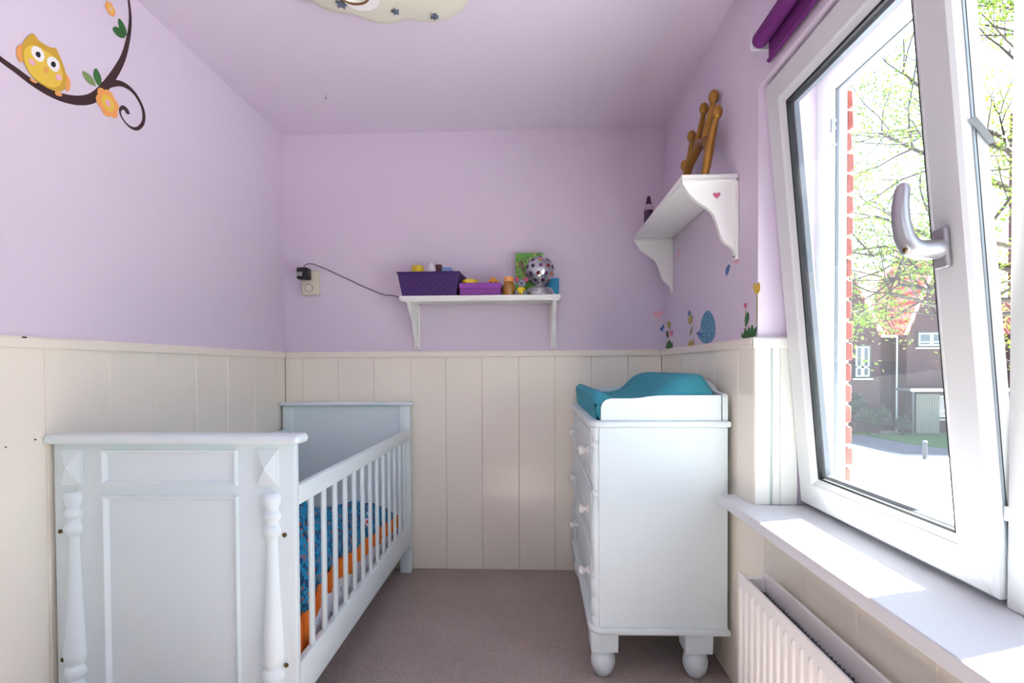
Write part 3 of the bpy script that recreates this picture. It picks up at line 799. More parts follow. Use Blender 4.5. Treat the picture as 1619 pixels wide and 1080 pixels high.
# ------------------------------------------------------------------ the cot
cot = thing('baby_cot', (-.97, 1.9, 0), 'white wooden cot with turned corner posts and slatted side', 'cot')
FX0, FX1, FY = -1.306, -.634, 1.275
fb = MB().box(FX0, FX1, FY, FY+.026, .10, .868, .006).build('footboard', 'white_furniture', cot)
MB().box(-1.3155, -.615, FY-.022, FY+.046, .866, .892, .011, 4).build('cap_rail', 'white_furniture', fb)
def moulding(x0, x1, z0, z1, par, y, w=.015, d=.010):
    m = MB()
    prof = [(0, 0), (.002, d), (.006, d), (w-.003, .003), (w, 0)]
    rc = lambda i: [(x0+i, z0+i), (x1-i, z0+i), (x1-i, z1-i), (x0+i, z1-i)]
    for (i0, h0), (i1, h1) in zip(prof[:-1], prof[1:]):
        a, b = rc(i0), rc(i1)
        m.raw([(p[0], y-h0, p[1]) for p in a]+[(p[0], y-h1, p[1]) for p in b], [(k, (k+1) % 4, 4+(k+1) % 4, 4+k) for k in range(4)])
    return m.build('panel_moulding', 'white_furniture', par)
moulding(-1.166, -.789, .754, .852, fb, FY+.0003)
moulding(-1.164, -.788, .15, .727, fb, FY+.0003)
BAL = [(.020, 0), (.0245, .006), (.0265, .014), (.0255, .024), (.021, .034), (.0185, .043), (.0215, .050), (.0265, .057), (.0265, .064), (.0215, .071), (.0185, .079), (.0205, .086), (.025, .094), (.0265, .103), (.023, .112), (.0175, .118), (.0165, .13), (.0175, .18), (.020, .25), (.0235, .32), (.027, .38), (.030, .425), (.0305, .445), (.028, .46), (.0225, .468), (.0225, .473), (.029, .480), (.0315, .490), (.029, .503), (.0225, .510), (.0225, .518), (.029, .526), (.029, .575), (.02, .585)]
for bx_ in (-1.250, -.699):
    MB().lathe([(r, .735-d) for r, d in BAL], (bx_, FY+.004, 0), 'Z', 20, math.pi, 2*math.pi).build('turned_post', 'white_furniture', fb)
for bx_ in (-1.2515, -.7075):
    w, h = .030, .0485; z = .8025; y = FY-.0002
    v = [(bx_-w, y, z-h), (bx_+w, y, z-h), (bx_+w, y, z+h), (bx_-w, y, z+h)]
    v += [(bx_-w, y-.005, z-h), (bx_+w, y-.005, z-h), (bx_+w, y-.005, z+h), (bx_-w, y-.005, z+h)]
    i = .004
    v += [(bx_-w+i, y-.006, z-h+i), (bx_+w-i, y-.006, z-h+i), (bx_+w-i, y-.006, z+h-i), (bx_-w+i, y-.006, z+h-i), (bx_, y-.021, z)]
    f = [(k, (k+1) % 4, 4+(k+1) % 4, 4+k) for k in range(4)]+[(4+k, 4+(k+1) % 4, 8+(k+1) % 4, 8+k) for k in range(4)]+[(8+k, 8+(k+1) % 4, 12) for k in range(4)]
    MB().raw(v, f).build('pyramid_block', 'white_furniture', fb)
for bx_, bz_ in ((-1.2885, .626), (-.6640, .622), (-1.2885, .272), (-.6635, .270)):
    m = MB().lathe([(.0001, 0), (.0062, 0), (.0062, -.0025), (.003, -.0035), (.0001, -.0022)], (bx_, FY, bz_), 'Y', 12)
    m.build('bolt', 'dark_screw', fb)
for lx in (FX0, FX1-.055):
    MB().box(lx, lx+.055, FY, FY+.045, 0.0005, .105, .004).build('leg', 'white_furniture', cot)
# headboard
hb_ = MB().box(-1.296, -.640, 2.508, 2.528, .10, .874, .002, 1).build('headboard', 'white_furniture', cot)
MB().box(-1.314, -.617, 2.476, 2.543, .872, .892, .009, 4).build('cap_rail', 'white_furniture', hb_)
for lx in (-1.304, -.690):
    MB().box(lx, lx+.056, 2.495, 2.538, .12, .8725, .004).build('corner_post', 'white_furniture', hb_)
    MB().box(lx, lx+.056, 2.495, 2.538, 0.0005, .121, .004).build('leg', 'white_furniture', cot)
# sides
for x0, x1 in ((-.658, -.634), (-1.304, -1.280)):
    sd0 = MB().box(x0, x1, FY+.024, 2.497, .695, .750, .006).build('side_rail', 'white_furniture', cot)
    MB().box(x0, x1, FY+.024, 2.497, .150, .262, .005).build('bottom_rail', 'white_furniture', sd0)
    s0 = None
    for k in range(13):
        yc = 1.392+.0861*k
        if s0 is None:
            s0 = MB().box(x0+.006, x1-.006, yc-.0125, yc+.0125, .258, .698, .005).build('slat', 'white_furniture', sd0)
        else:
            s = s0.copy(); COL.objects.link(s); s.parent = sd0; s.location = s0.location+Vector((0, yc-1.392, 0)); WORLD_LOC[s.name] = WORLD_LOC[s0.name]
for k in range(8):
    y = 1.36+.15*k
    MB().box(-1.279, -.659, y, y+.07, .150, .166).build('bed_slat', 'white_furniture', cot)

# bedding
mt = MB().box(-1.272, -.694, 1.318, 2.488, .1665, .315, .03, 4).build('cot_mattress', 'sheet_print')
tag(mt, 'cot mattress in a pale printed sheet inside the cot', 'mattress')
def interp(tab, y):
    if y <= tab[0][0]: return tab[0][1]
    for (a, fa), (b, f2) in zip(tab[:-1], tab[1:]):
        if y <= b:
            t = (y-a)/(b-a); t = t*t*(3-2*t); return fa+(f2-fa)*t
    return tab[-1][1]
HT = [(1.33, .61), (1.44, .655), (1.58, .650), (1.67, .585), (1.75, .520), (1.84, .510), (1.99, .512), (2.21, .468), (2.38, .405), (2.43, .36)]
HB = [(1.33, .335), (1.437, .335), (1.535, .373), (1.68, .39), (1.82, .366), (2.0, .357), (2.2, .339), (2.43, .318)]
HO = [(1.33, .215), (1.44, .215), (1.50, .30), (1.534, .326), (1.68, .322), (1.82, .305), (2.0, .302), (2.43, .272)]
def wr(x, y): return .006*math.sin(31*y+9*x)+.004*math.sin(57*y-23*x+1)+.005*math.sin(18*x+22*y)
def quilt(u, v):
    y = 1.332+1.095*v; h = interp(HT, y); b = interp(HB, y)
    if u < .62:
        t = u/.62; x = -1.262+t*(.50)
        z = max(.33, h-.02-.06*(1-t)+wr(x, y)*1.6)
        if v < .03 or v > .97: z = max(.325, z-.02)
    else:
        t = (u-.62)/.38; a = t*math.pi/2
        x = -.762+.076*math.sin(a)+wr(0, y)*.5*t; z = b+(h-.02-b)*(1-t**1.6)+wr(x, y)*(1-t)
        x = min(x, -.668)
    return (x, y, z)
q = thing('cot_quilt', (-.97, 1.9, .32), 'bright blue printed quilt with orange edge bunched in the cot', 'quilt')
cov = MB().grid(quilt, 30, 64).build('cover', 'quilt_print', q)
sd2 = cov.modifiers.new('thick', 'SOLIDIFY'); sd2.thickness = .006; sd2.offset = -1
def edge(u, v):
    y = 1.335+1.09*v; b = interp(HB, y)+.008; o = interp(HO, y)
    x = -.683+.006*math.sin(60*y)+.005*math.sin(95*y+2)*u-.004*(1-u)
    return (min(x, -.6615), y, b+(o-b)*u+.006*math.sin(38*y)*u)
eg = MB().grid(edge, 6, 80).build('orange_edge', 'orange_cloth', q)
sd3 = eg.modifiers.new('thick', 'SOLIDIFY'); sd3.thickness = .004; sd3.offset = 1

# ------------------------------------------------------------------ chest of drawers with changing top
ch = thing('changing_chest', (.43, 1.99, 0), 'white chest of drawers with a changing tray and bun feet', 'chest of drawers')
CY0, CY1 = 1.648, 2.536
SKEW = 0.011
_mb_build = MB.build
def askew(p): return (p[0]+(p[1]-CY0)*SKEW, p[1], p[2])
def skew_build(self, name, material, parent=None, origin=None, mod=None):
    self.xf(askew)
    return _mb_build(self, name, material, parent, origin, mod)
MB.build = skew_build
MB().box(.224, .652, CY0+.004, CY1-.004, .186, .864, .002, 1).build('body', 'white_furniture', ch)
def rboard(z0, z1, grow=0.0, rr=.045):
    x0, x1, y0, y1 = .190-grow, .658, CY0-.007-grow, CY1+.007+grow
    poly = [(x1, y0), (x1, y1)]
    poly += [(x0+rr-rr*math.sin(t), y1-rr+rr*math.cos(t)) for t in [math.pi/2*k/8 for k in range(9)]]
    poly += [(x0+rr-rr*math.cos(t), y0+rr-rr*math.sin(t)) for t in [math.pi/2*k/8 for k in range(9)]]
    bm = bmesh.new()
    b0 = [bm.verts.new((a, b, z0)) for a, b in poly]; t0 = [bm.verts.new((a, b, z1)) for a, b in poly]
    fb0 = bm.faces.new(b0); ft0 = bm.faces.new(t0[::-1])
    n = len(poly)
    for i in range(n): bm.faces.new((b0[(i+1) % n], b0[i], t0[i], t0[(i+1) % n]))
    bmesh.ops.bevel(bm, geom=list(ft0.edges)+list(fb0.edges), offset=(z1-z0)*.35, segments=3, profile=.5, affect='EDGES')
    return MB().bm(bm, True)
rboard(.8645, .886).build('top_board', 'white_furniture', ch)
rboard(.164, .1865).build('bottom_board', 'white_furniture', ch)
for z0, z1 in ((.190, .420), (.426, .648), (.654, .860)):
    dr = MB().box(.208, .2235, CY0+.058, CY1-.058, z0+.003, z1-.003, .003).build('drawer', 'white_furniture', ch)
    dm = MB().ring([(CY0+.078, z0+.022), (CY1-.078, z0+.022), (CY1-.078, z1-.022), (CY0+.078, z1-.022)], [(CY0+.088, z0+.032), (CY1-.088, z0+.032), (CY1-.088, z1-.032), (CY0+.088, z1-.032)], YZ(.204), 0, .004)
    dm.build('drawer_moulding', 'white_furniture', dr)
    zk = (z0+z1)/2+.0
    for yk in (CY0+.185, CY1-.185):
        prof = [(.016, 0), (.016, -.005), (.009, -.009), (.008, -.014), (.012, -.018), (.0175, -.023), (.0185, -.030), (.015, -.037), (.006, -.040), (.0001, -.0402)]
        MB().lathe(prof, (.2078, yk, zk), 'X', 16).build('knob', 'white_enamel', dr)
COLP = [(.020, 0), (.022, .02), (.017, .03), (.021, .042), (.024, .062), (.021, .085), (.015, .098), (.021, .108), (.024, .130), (.021, .152), (.014, .162), (.019, .170), (.019, .178), (.014, .186), (.016, .21), (.020, .26), (.0225, .32), (.021, .38), (.016, .42), (.013, .44), (.019, .448), (.019, .456), (.013, .464), (.019, .49), (.0225, .53), (.020, .57), (.014, .60), (.020, .61), (.020, .62), (.014, .63), (.021, .65), (.021, .677)]
for yk in (CY0+.028, CY1-.028):
    MB().lathe([(r, .1868+d) for r, d in COLP], (.220, yk, 0), 'Z', 16).build('turned_column', 'white_furniture', ch)
for fx, fy in ((.243, CY0+.052), (.560, CY0+.052), (.243, CY1-.052), (.560, CY1-.052)):
    w = .047
    v = [(fx-w, fy-w*.9, .1645), (fx+w, fy-w*.9, .1645), (fx+w, fy+w*.9, .1645), (fx-w, fy+w*.9, .1645), (fx-w+.002, fy-w*.9, .096), (fx+w-.002, fy-w*.9, .096), (fx+w-.002, fy+w*.75, .096), (fx-w+.002, fy+w*.75, .096)]
    ft = MB().raw(v, [(0, 1, 2, 3), (4, 5, 6, 7), (0, 1, 5, 4), (1, 2, 6, 5), (2, 3, 7, 6), (3, 0, 4, 7)]).build('foot_block', 'white_furniture', ch)
    MB().lathe([(.018, .0005), (.026, .004), (.035, .018), (.041, .036), (.0425, .052), (.039, .072), (.030, .088), (.022, .0958)], (fx-.001, fy-.002, 0), 'Z', 22).build('bun_foot', 'white_furniture', ft)
# tray round the changing mat
side_poly = [(.232, .8865), (.630, .8865), (.630, .971), (.46, .971), (.42, .970), (.39, .967), (.365, .963), (.34, .961), (.265, .961), (.248, .956), (.237, .945), (.232, .93)]
for y0 in (CY0+.006, CY1-.022):
    MB().prism(side_poly, XZ(y0), 0, .016).build('tray_side', 'white_furniture', ch)
bp = [(CY0+.006, .8865), (CY0+.006, .962), (CY0+.010, .971), (CY0+.018, .976), (CY0+.06, .977), (CY0+.09, .981), (CY0+.115, .990), (CY0+.14, 1.001), (CY0+.165, 1.010), (CY0+.20, 1.016), (CY0+.25, 1.018)]
bp = bp+[(CY0+CY1-a, b) for a, b in bp[::-1]]
MB().prism(bp, YZ(.634), 0, .018).build('tray_back', 'white_furniture', ch)

# changing mat
TOPZ = [(.208, .975), (.222, .988), (.245, .985), (.28, .962), (.33, .948), (.40, .950), (.44, .975), (.475, 1.020), (.51, 1.042), (.56, 1.048), (.60, 1.040), (.622, 1.01), (.630, .98)]
TOPZ = [(x, z-.004) for x, z in TOPZ]
def mat_loop(v):
    y = 1.680+.820*v
    e = min(v, 1-v)/.10; e = 1 if e >= 1 else math.sin(e*math.pi/2)
    s = .62+.38*e
    pts = []
    for x, z in TOPZ: pts.append((min(.630, .42+(x-.42)*(.97+.03*e)), y, .888+(z-.888)*s+.0025*math.sin(40*y+30*x)))
    for x in (.622, .56, .48, .40, .30, .24, .215): pts.append((.42+(x-.42)*(.97+.03*e), y, .8870))
    return pts
m = MB(); NV = 28; loops = [mat_loop(k/NV) for k in range(NV+1)]; n = len(loops[0])
m.raw([p for l in loops for p in l], [(i*n+k, i*n+(k+1) % n, (i+1)*n+(k+1) % n, (i+1)*n+k) for i in range(NV) for k in range(n)]+[tuple(range(n))[::-1], tuple(NV*n+k for k in range(n))], True)
cm = m.build('changing_mat', 'turquoise_terry')
sb = cm.modifiers.new('round', 'SUBSURF'); sb.levels = 1; sb.render_levels = 2
MB.build = _mb_build
tag(cm, 'turquoise terry covered changing mat with raised edges on the chest', 'changing mat')

# ------------------------------------------------------------------ radiator
rd = thing('radiator', (.61, .72, .1), 'white panel radiator with vertical ribs under the window sill', 'radiator')
RY0, RY1, RZ0, RZ1 = .04, 1.375, .10, .498
fp = MB().box(.570, .578, RY0, RY1, RZ0, RZ1, .003, 2).build('front_panel', 'white_enamel', rd)
k = 0
r0 = None
yy = RY1-.022
while yy > RY0+.03:
    if r0 is None:
        prof = [(-.0075, .0006), (-.0045, -.0035), (-.0015, -.0052), (.0015, -.0052), (.0045, -.0035), (.0075, .0006)]
        v = []
        for z, s in ((RZ0+.018, .2), (RZ0+.035, 1), (RZ1-.046, 1), (RZ1-.030, .2)):
            v += [(.5699+x*s, yy+a, z) for a, x in prof]
        f = [(i*6+j, i*6+j+1, (i+1)*6+j+1, (i+1)*6+j) for i in range(3) for j in range(5)]+[tuple(range(6)), tuple(range(18, 24))]
        r0 = MB().raw(v, f, True).build('rib', 'white_enamel', fp)
        y_first = yy
    else:
        r = r0.copy(); COL.objects.link(r); r.parent = fp; r.location = r0.location+Vector((0, yy-y_first, 0))
    yy -= .0335
MB().box(.636, .646, RY0, RY1, RZ0, RZ1, .003, 2).build('back_panel', 'white_enamel', rd)
m = MB()
ny = int((RY1-RY0-.04)/.007)
for i in range(ny):
    ya, yb = RY0+.02+.007*i, RY0+.02+.007*(i+1)
    xa, xb = ((.582, .602) if i % 2 == 0 else (.602, .582))
    m.raw([(xa, ya, RZ0+.04), (xb, yb, RZ0+.04), (xb, yb, RZ1-.044), (xa, ya, RZ1-.044)], [(0, 1, 2, 3)])
    m.raw([(xa+.029, ya, RZ0+.04), (xb+.029, yb, RZ0+.04), (xb+.029, yb, RZ1-.044), (xa+.029, ya, RZ1-.044)], [(0, 1, 2, 3)])
fins = m.build('convector_fins', 'fin_metal', rd)
fins['kind'] = 'stuff'
MB().box(.5785, .6355, RY1-.022, RY1-.004, RZ0+.01, RZ1-.012, .002, 1).build('end_cap', 'white_enamel', rd)
MB().box(.5785, .6355, RY0+.004, RY0+.022, RZ0+.01, RZ1-.012, .002, 1).build('end_cap', 'white_enamel', rd)
MB().lathe([(.011, 0), (.011, .018), (.016, .02), (.016, .045), (.013, .055), (.0001, .056)], (.607, RY1-.006, .44), 'Y', 14).build('valve', 'white_plastic', rd)
for ya in (.25, 1.12):
    MB().box(.646, .6695, ya, ya+.03, .12, .46).build('wall_bracket', 'white_enamel', rd)
MB().tube([(.607, RY1-.02, RZ0+.03), (.607, RY1+.02, RZ0+.02), (.607, RY1+.03, RZ0-.01), (.607, RY1+.03, .0005)], .008, 10).build('supply_pipe', 'white_enamel', rd)

# ------------------------------------------------------------------ wall stickers
D = {
'branch':[(1.128, 1.8588, 0.011), (1.1764, 1.8433, 0.0145), (1.2136, 1.8372, 0.0165), (1.2531, 1.8299, 0.0187), (1.2953, 1.8285, 0.021), (1.3406, 1.8361, 0.0234), (1.3893, 1.8553, 0.0252), (1.431, 1.8845, 0.026), (1.4643, 1.9253, 0.0256), (1.4933, 1.9711, 0.0242), (1.5237, 2.0263, 0.0217), (1.5491, 2.0823, 0.0181), (1.5658, 2.139, 0.0152), (1.5763, 2.1924, 0.0123), (1.5786, 2.2404, 0.0112), (1.5732, 2.2828, 0.0092), (1.5662, 2.3084, 0.0071)],
'curl':[(1.4702, 1.9432, 0.0209), (1.499, 1.967, 0.0194), (1.5349, 1.9886, 0.0169), (1.5722, 1.9935, 0.0143), (1.6042, 1.98, 0.0125), (1.6269, 1.9496, 0.0126), (1.6261, 1.9118, 0.0126), (1.6054, 1.8803, 0.0114), (1.5823, 1.868, 0.0092), (1.557, 1.8696, 0.0061), (1.5358, 1.8845, 0.006), (1.5319, 1.9027, 0.0089), (1.5444, 1.9168, 0.013), (1.5579, 1.9137, 0.0172), (1.5627, 1.9049, 0.0152)],
'leaf1':[(1.3972, 1.9477), (1.4115, 1.9516), (1.4323, 1.9499), (1.4453, 1.9314), (1.4425, 1.926), (1.4213, 1.9223), (1.406, 1.9298)],
'leaf2':[(1.4437, 1.9852), (1.4555, 1.9804), (1.4661, 1.9626), (1.4618, 1.9408), (1.4535, 1.9336), (1.4402, 1.9451), (1.4358, 1.9614)],
'leaf3':[(1.5302, 2.1969), (1.5483, 2.1935), (1.5622, 2.1776), (1.563, 2.1551), (1.5444, 2.1528), (1.5296, 2.1679)],
'leaf4':[(1.5056, 2.1464), (1.5236, 2.1637), (1.5446, 2.1631), (1.5598, 2.1504), (1.538, 2.1348), (1.5171, 2.1343)],
'flower1c':[(1.4794, 1.8997)],
'flower1':[(1.4561, 1.9279), (1.4756, 1.9341), (1.4956, 1.9429), (1.5039, 1.9228), (1.5245, 1.9189), (1.5199, 1.8989), (1.5175, 1.8727), (1.497, 1.8682), (1.4796, 1.8559), (1.4631, 1.8692), (1.4442, 1.8784), (1.4392, 1.8947)],
'flower1in':[(1.464, 1.9107), (1.4867, 1.9256), (1.5008, 1.9137), (1.5003, 1.8887), (1.4829, 1.8771), (1.4635, 1.8863)],
'flower2':[(1.4813, 2.2088), (1.4986, 2.2225), (1.5147, 2.2196), (1.5203, 2.2038), (1.5093, 2.182), (1.4966, 2.1843), (1.4836, 2.1872)],
'flower2in':[(1.4925, 2.2058), (1.5042, 2.2144), (1.511, 2.207), (1.5066, 2.1915), (1.4979, 2.1926)],
'owl':[(1.2578, 1.9645), (1.2721, 1.9494), (1.3067, 1.9536), (1.3194, 1.964), (1.329, 1.9483), (1.3402, 1.9288), (1.349, 1.9031), (1.3459, 1.8679), (1.3339, 1.8501), (1.3133, 1.8394), (1.2825, 1.8362), (1.2534, 1.8425), (1.2375, 1.8577), (1.2299, 1.8735), (1.2256, 1.8952), (1.2308, 1.9209), (1.2411, 1.94)],
'owlface':[(1.2345, 1.9091), (1.2551, 1.9307), (1.2975, 1.937), (1.3287, 1.9306), (1.3396, 1.902), (1.332, 1.8666), (1.3089, 1.8448), (1.2783, 1.8402), (1.2514, 1.8454), (1.2356, 1.8607), (1.2301, 1.8859)],
'wing1':[(1.2347, 1.9194), (1.2405, 1.9088), (1.2361, 1.8855), (1.2249, 1.8602), (1.2161, 1.869), (1.2126, 1.8869), (1.2188, 1.9049)],
'wing2':[(1.3398, 1.9109), (1.3538, 1.9082), (1.363, 1.8888), (1.3552, 1.8598), (1.3458, 1.8612), (1.344, 1.8868)],
'eye1':[(1.2508, 1.9196), (1.2613, 1.9314), (1.276, 1.9338), (1.2864, 1.9236), (1.2839, 1.905), (1.2731, 1.8941), (1.2585, 1.8955), (1.2505, 1.905)],
'eye2':[(1.2928, 1.9169), (1.304, 1.9304), (1.3197, 1.9337), (1.3294, 1.9223), (1.3258, 1.9025), (1.3143, 1.8922), (1.2989, 1.895), (1.2925, 1.9039)],
'pup1':[(1.2631, 1.9159), (1.2707, 1.9216), (1.2756, 1.9167), (1.2733, 1.9064), (1.2661, 1.9036), (1.2612, 1.9076)],
'pup2':[(1.305, 1.9159), (1.3127, 1.9215), (1.3179, 1.9161), (1.3146, 1.9054), (1.3074, 1.9027), (1.3026, 1.9067)],
'cheek1':[(1.242, 1.8852), (1.2543, 1.8908), (1.2633, 1.8859), (1.256, 1.8731), (1.2451, 1.8747)],
'cheek2':[(1.3165, 1.8882), (1.328, 1.8959), (1.3361, 1.8888), (1.3285, 1.8756), (1.3162, 1.875)],
'beak':[(1.2844, 1.8862), (1.2945, 1.8944), (1.2965, 1.8849), (1.2897, 1.8723), (1.2842, 1.8754)],
'foot1':[(1.2451, 1.8376), (1.2553, 1.8374), (1.2677, 1.8362), (1.2593, 1.8301), (1.247, 1.8296)],
'foot2':[(1.3133, 1.8407), (1.327, 1.8462), (1.3361, 1.8402), (1.3276, 1.8325), (1.3131, 1.8306)],
'r_hedge':[(2.0492, 1.1939), (2.0584, 1.2042), (2.0267, 1.2154), (2.0179, 1.23), (2.0103, 1.2521), (1.9887, 1.2726), (1.9675, 1.2833), (1.9417, 1.2866), (1.9115, 1.2806), (1.8919, 1.2659), (1.8726, 1.2497), (1.8631, 1.2312), (1.8555, 1.2095), (1.8582, 1.1887), (1.8723, 1.172), (1.9012, 1.1612), (1.9412, 1.157), (1.9883, 1.16), (2.0266, 1.1772)],
'r_hface':[(2.0492, 1.1939), (2.0584, 1.2042), (2.0267, 1.2154), (1.9992, 1.2058), (1.9992, 1.1907), (2.0266, 1.1848)],
'r_grass1':[(1.6292, 1.1563), (1.6293, 1.1809), (1.615, 1.1662), (1.6047, 1.1957), (1.5875, 1.1763), (1.5775, 1.1964), (1.5654, 1.1806), (1.5512, 1.2029), (1.5414, 1.1788), (1.5133, 1.1923), (1.5225, 1.1717), (1.5318, 1.1551)],
'r_leaf1':[(1.6013, 1.1954), (1.6049, 1.2198), (1.5947, 1.2368), (1.5778, 1.2408), (1.571, 1.2224), (1.5809, 1.2056), (1.5944, 1.1933)],
'r_tulip1':[(1.6122, 1.2735), (1.6017, 1.2676), (1.5901, 1.2715), (1.5873, 1.2598), (1.5996, 1.2508), (1.6107, 1.2612)],
'r_stem1':[(1.6016, 1.2526), (1.5975, 1.2521), (1.5978, 1.1891), (1.6026, 1.1895)],
'r_tulip2':[(1.5423, 1.329), (1.5224, 1.3143), (1.5016, 1.3241), (1.4951, 1.2951), (1.5206, 1.2826), (1.5438, 1.3027)],
'r_stem2':[(1.5238, 1.2846), (1.5173, 1.2836), (1.5184, 1.1941), (1.5249, 1.1947)],
'r_grass2':[(2.1828, 1.1563), (2.1802, 1.1776), (2.1635, 1.1665), (2.1472, 1.1921), (2.1297, 1.1669), (2.1078, 1.1937), (2.0958, 1.1712), (2.0862, 1.1569)],
'r_leaf2':[(2.1548, 1.2007), (2.1423, 1.2242), (2.1201, 1.2465), (2.114, 1.226), (2.1323, 1.2033)],
'r_tulip3':[(2.1753, 1.2801), (2.1575, 1.2864), (2.1387, 1.2905), (2.1141, 1.2759), (2.1202, 1.2585), (2.1473, 1.2468), (2.1702, 1.2611)],
'r_bfly2':[(2.1896, 1.2897), (2.1703, 1.298), (2.1601, 1.3132), (2.1425, 1.3071), (2.1425, 1.2949), (2.1639, 1.2903)],
'r_grass3':[(2.5375, 1.1569), (2.5201, 1.1859), (2.4859, 1.1983), (2.4526, 1.1989), (2.4363, 1.1818), (2.4123, 1.1875), (2.4043, 1.1575)],
'r_tulip4':[(2.5115, 1.2995), (2.4775, 1.2893), (2.4413, 1.2906), (2.4478, 1.2704), (2.4775, 1.2518), (2.5029, 1.2751)],
'r_leaf4':[(2.5253, 1.2507), (2.4944, 1.246), (2.4809, 1.2169), (2.508, 1.2114), (2.5253, 1.234)],
'r_tulip5':[(2.4527, 1.2476), (2.4283, 1.2412), (2.4044, 1.2439), (2.4091, 1.2261), (2.4315, 1.2138), (2.4494, 1.2288)],
'r_stem4':[(2.4842, 1.2547), (2.4742, 1.2539), (2.4675, 1.1927), (2.4775, 1.1932)],
'r_bflyc':[(1.7634, 1.411), (1.7461, 1.4205), (1.7248, 1.4228), (1.7268, 1.4037), (1.7502, 1.3869), (1.7611, 1.3872)],
'r_bflyd':[(1.7042, 1.452), (1.6839, 1.4407), (1.6563, 1.4263), (1.6524, 1.4132), (1.6798, 1.4108), (1.7, 1.4276)],
'r_bflye':[(2.3298, 1.6104), (2.2955, 1.6079), (2.2917, 1.5878), (2.3143, 1.5782), (2.3297, 1.5874)],
'b_bfly':[(0.6286, 1.3561), (0.6406, 1.3511), (0.6502, 1.3413), (0.655, 1.3607), (0.6694, 1.3581), (0.6824, 1.3386), (0.667, 1.3329), (0.6598, 1.3145), (0.6516, 1.3122), (0.6468, 1.3243), (0.631, 1.3318)],
'b_bfly2':[(0.6598, 1.266), (0.6694, 1.2683), (0.6742, 1.278), (0.6838, 1.2901), (0.691, 1.2851), (0.6886, 1.2706), (0.679, 1.261), (0.6756, 1.2489), (0.667, 1.2538)],
}
def sm(poly, it=2):
    for _ in range(it):
        out = []
        for i in range(len(poly)):
            a, b = poly[i], poly[(i+1) % len(poly)]
            out += [(a[0]*.75+b[0]*.25, a[1]*.75+b[1]*.25), (a[0]*.25+b[0]*.75, a[1]*.25+b[1]*.75)]
        poly = out
    return poly
def stroke(path, cap=True):
    # resample smooth centre line, offset both sides
    pts = []
    for i in range(len(path)-1):
        p0, p1, p2, p3 = path[max(i-1, 0)], path[i], path[i+1], path[min(i+2, len(path)-1)]
        for t in (0, .25, .5, .75):
            pts.append(tuple(.5*(2*p1[k]+(p2[k]-p0[k])*t+(2*p0[k]-5*p1[k]+4*p2[k]-p3[k])*t*t+(3*p1[k]-p0[k]-3*p2[k]+p3[k])*t**3) for k in range(3)))
    pts.append(path[-1])
    L_, R_ = [], []
    for i, p in enumerate(pts):
        a, b = pts[max(i-1, 0)], pts[min(i+1, len(pts)-1)]
        d = Vector((b[0]-a[0], b[1]-a[1])).normalized(); n_ = Vector((-d.y, d.x))*(p[2]/2)
        L_.append((p[0]+n_.x, min(p[1]+n_.y, HC-.004))); R_.append((p[0]-n_.x, min(p[1]-n_.y, HC-.004)))
    return L_, R_
def strip(mb, path, fm, t0, t1):
    L_, R_ = stroke(path); n = len(L_)
    v = [fm(a, b, t) for t in (t0, t1) for a, b in L_+R_]
    f = []
    for i in range(n-1):
        f += [(i, i+1, n+i+1, n+i), (2*n+i+1, 2*n+i, 3*n+i, 3*n+i+1), (i+1, i, 2*n+i, 2*n+i+1), (n+i, n+i+1, 3*n+i+1, 3*n+i)]
    f += [(0, n, 3*n, 2*n), (n-1, 2*n-1, 4*n-1, 3*n-1)]
    return mb.raw(v, f)
WL = YZ(XL)
def dl_(names, matn, layer, parent, fm, nm, smooth=2, sgn=1):
    for k in names:
        MB().prism(sm(D[k], smooth), fm, sgn*(.0004+.0004*layer), sgn*(.0008+.0004*layer)).build(nm, matn, parent)
bs = thing('branch_sticker', (XL+.001, 1.45, 1.84), 'dark brown curling branch wall sticker with green leaves', 'wall sticker')
strip(MB(), D['branch'], WL, .0004, .0008).build('branch', 'st_brown', bs)
strip(MB(), D['curl'], WL, .0008, .0012).build('curl', 'st_brown', bs)
dl_(['leaf1'], 'st_lightgreen', 2, bs, WL, 'leaf'); dl_(['leaf2', 'leaf3', 'leaf4'], 'st_green', 2, bs, WL, 'leaf')
def flower(keys, inner, label):
    t = thing('flower_sticker', (XL+.001, D[keys][0][0], min(p[1] for p in D[keys])), label, 'wall sticker', 'flower stickers on the branch')
    cx0 = sum(p[0] for p in D[keys])/len(D[keys]); cz0 = sum(p[1] for p in D[keys])/len(D[keys])
    ra = (max(p[0] for p in D[keys])-min(p[0] for p in D[keys]))/2; rb = (max(p[1] for p in D[keys])-min(p[1] for p in D[keys]))/2
    for k in range(6):
        a = 2*math.pi*k/6+.3
        MB().prism(circle(cx0+ra*.55*math.cos(a), cz0+rb*.55*math.sin(a), ra*.45, 14, rb*.45), WL, .0016, .0020+.00008*k).build('petal', 'st_orange', t)
    MB().prism(circle(cx0, cz0, ra*.55, 16, rb*.55), WL, .0025, .0029).build('inner_petals', 'st_yellow', t)
    MB().prism(circle(cx0, cz0, ra*.22, 12, rb*.25), WL, .0030, .0034).build('centre', 'st_pink', t)
flower('flower1', 'flower1in', 'orange and yellow flower sticker at the fork of the branch')
flower('flower2', 'flower2in', 'small pale flower sticker near the ceiling above the leaves')
ow_ = thing('owl_sticker', (XL+.001, 1.28, 1.83), 'mustard yellow owl wall sticker perched on the branch', 'wall sticker')
dl_(['wing1', 'wing2'], 'st_orange', 4, ow_, WL, 'wing')
dl_(['owl'], 'st_gold', 5, ow_, WL, 'body', 1); dl_(['owlface'], 'st_yellow', 6, ow_, WL, 'belly')
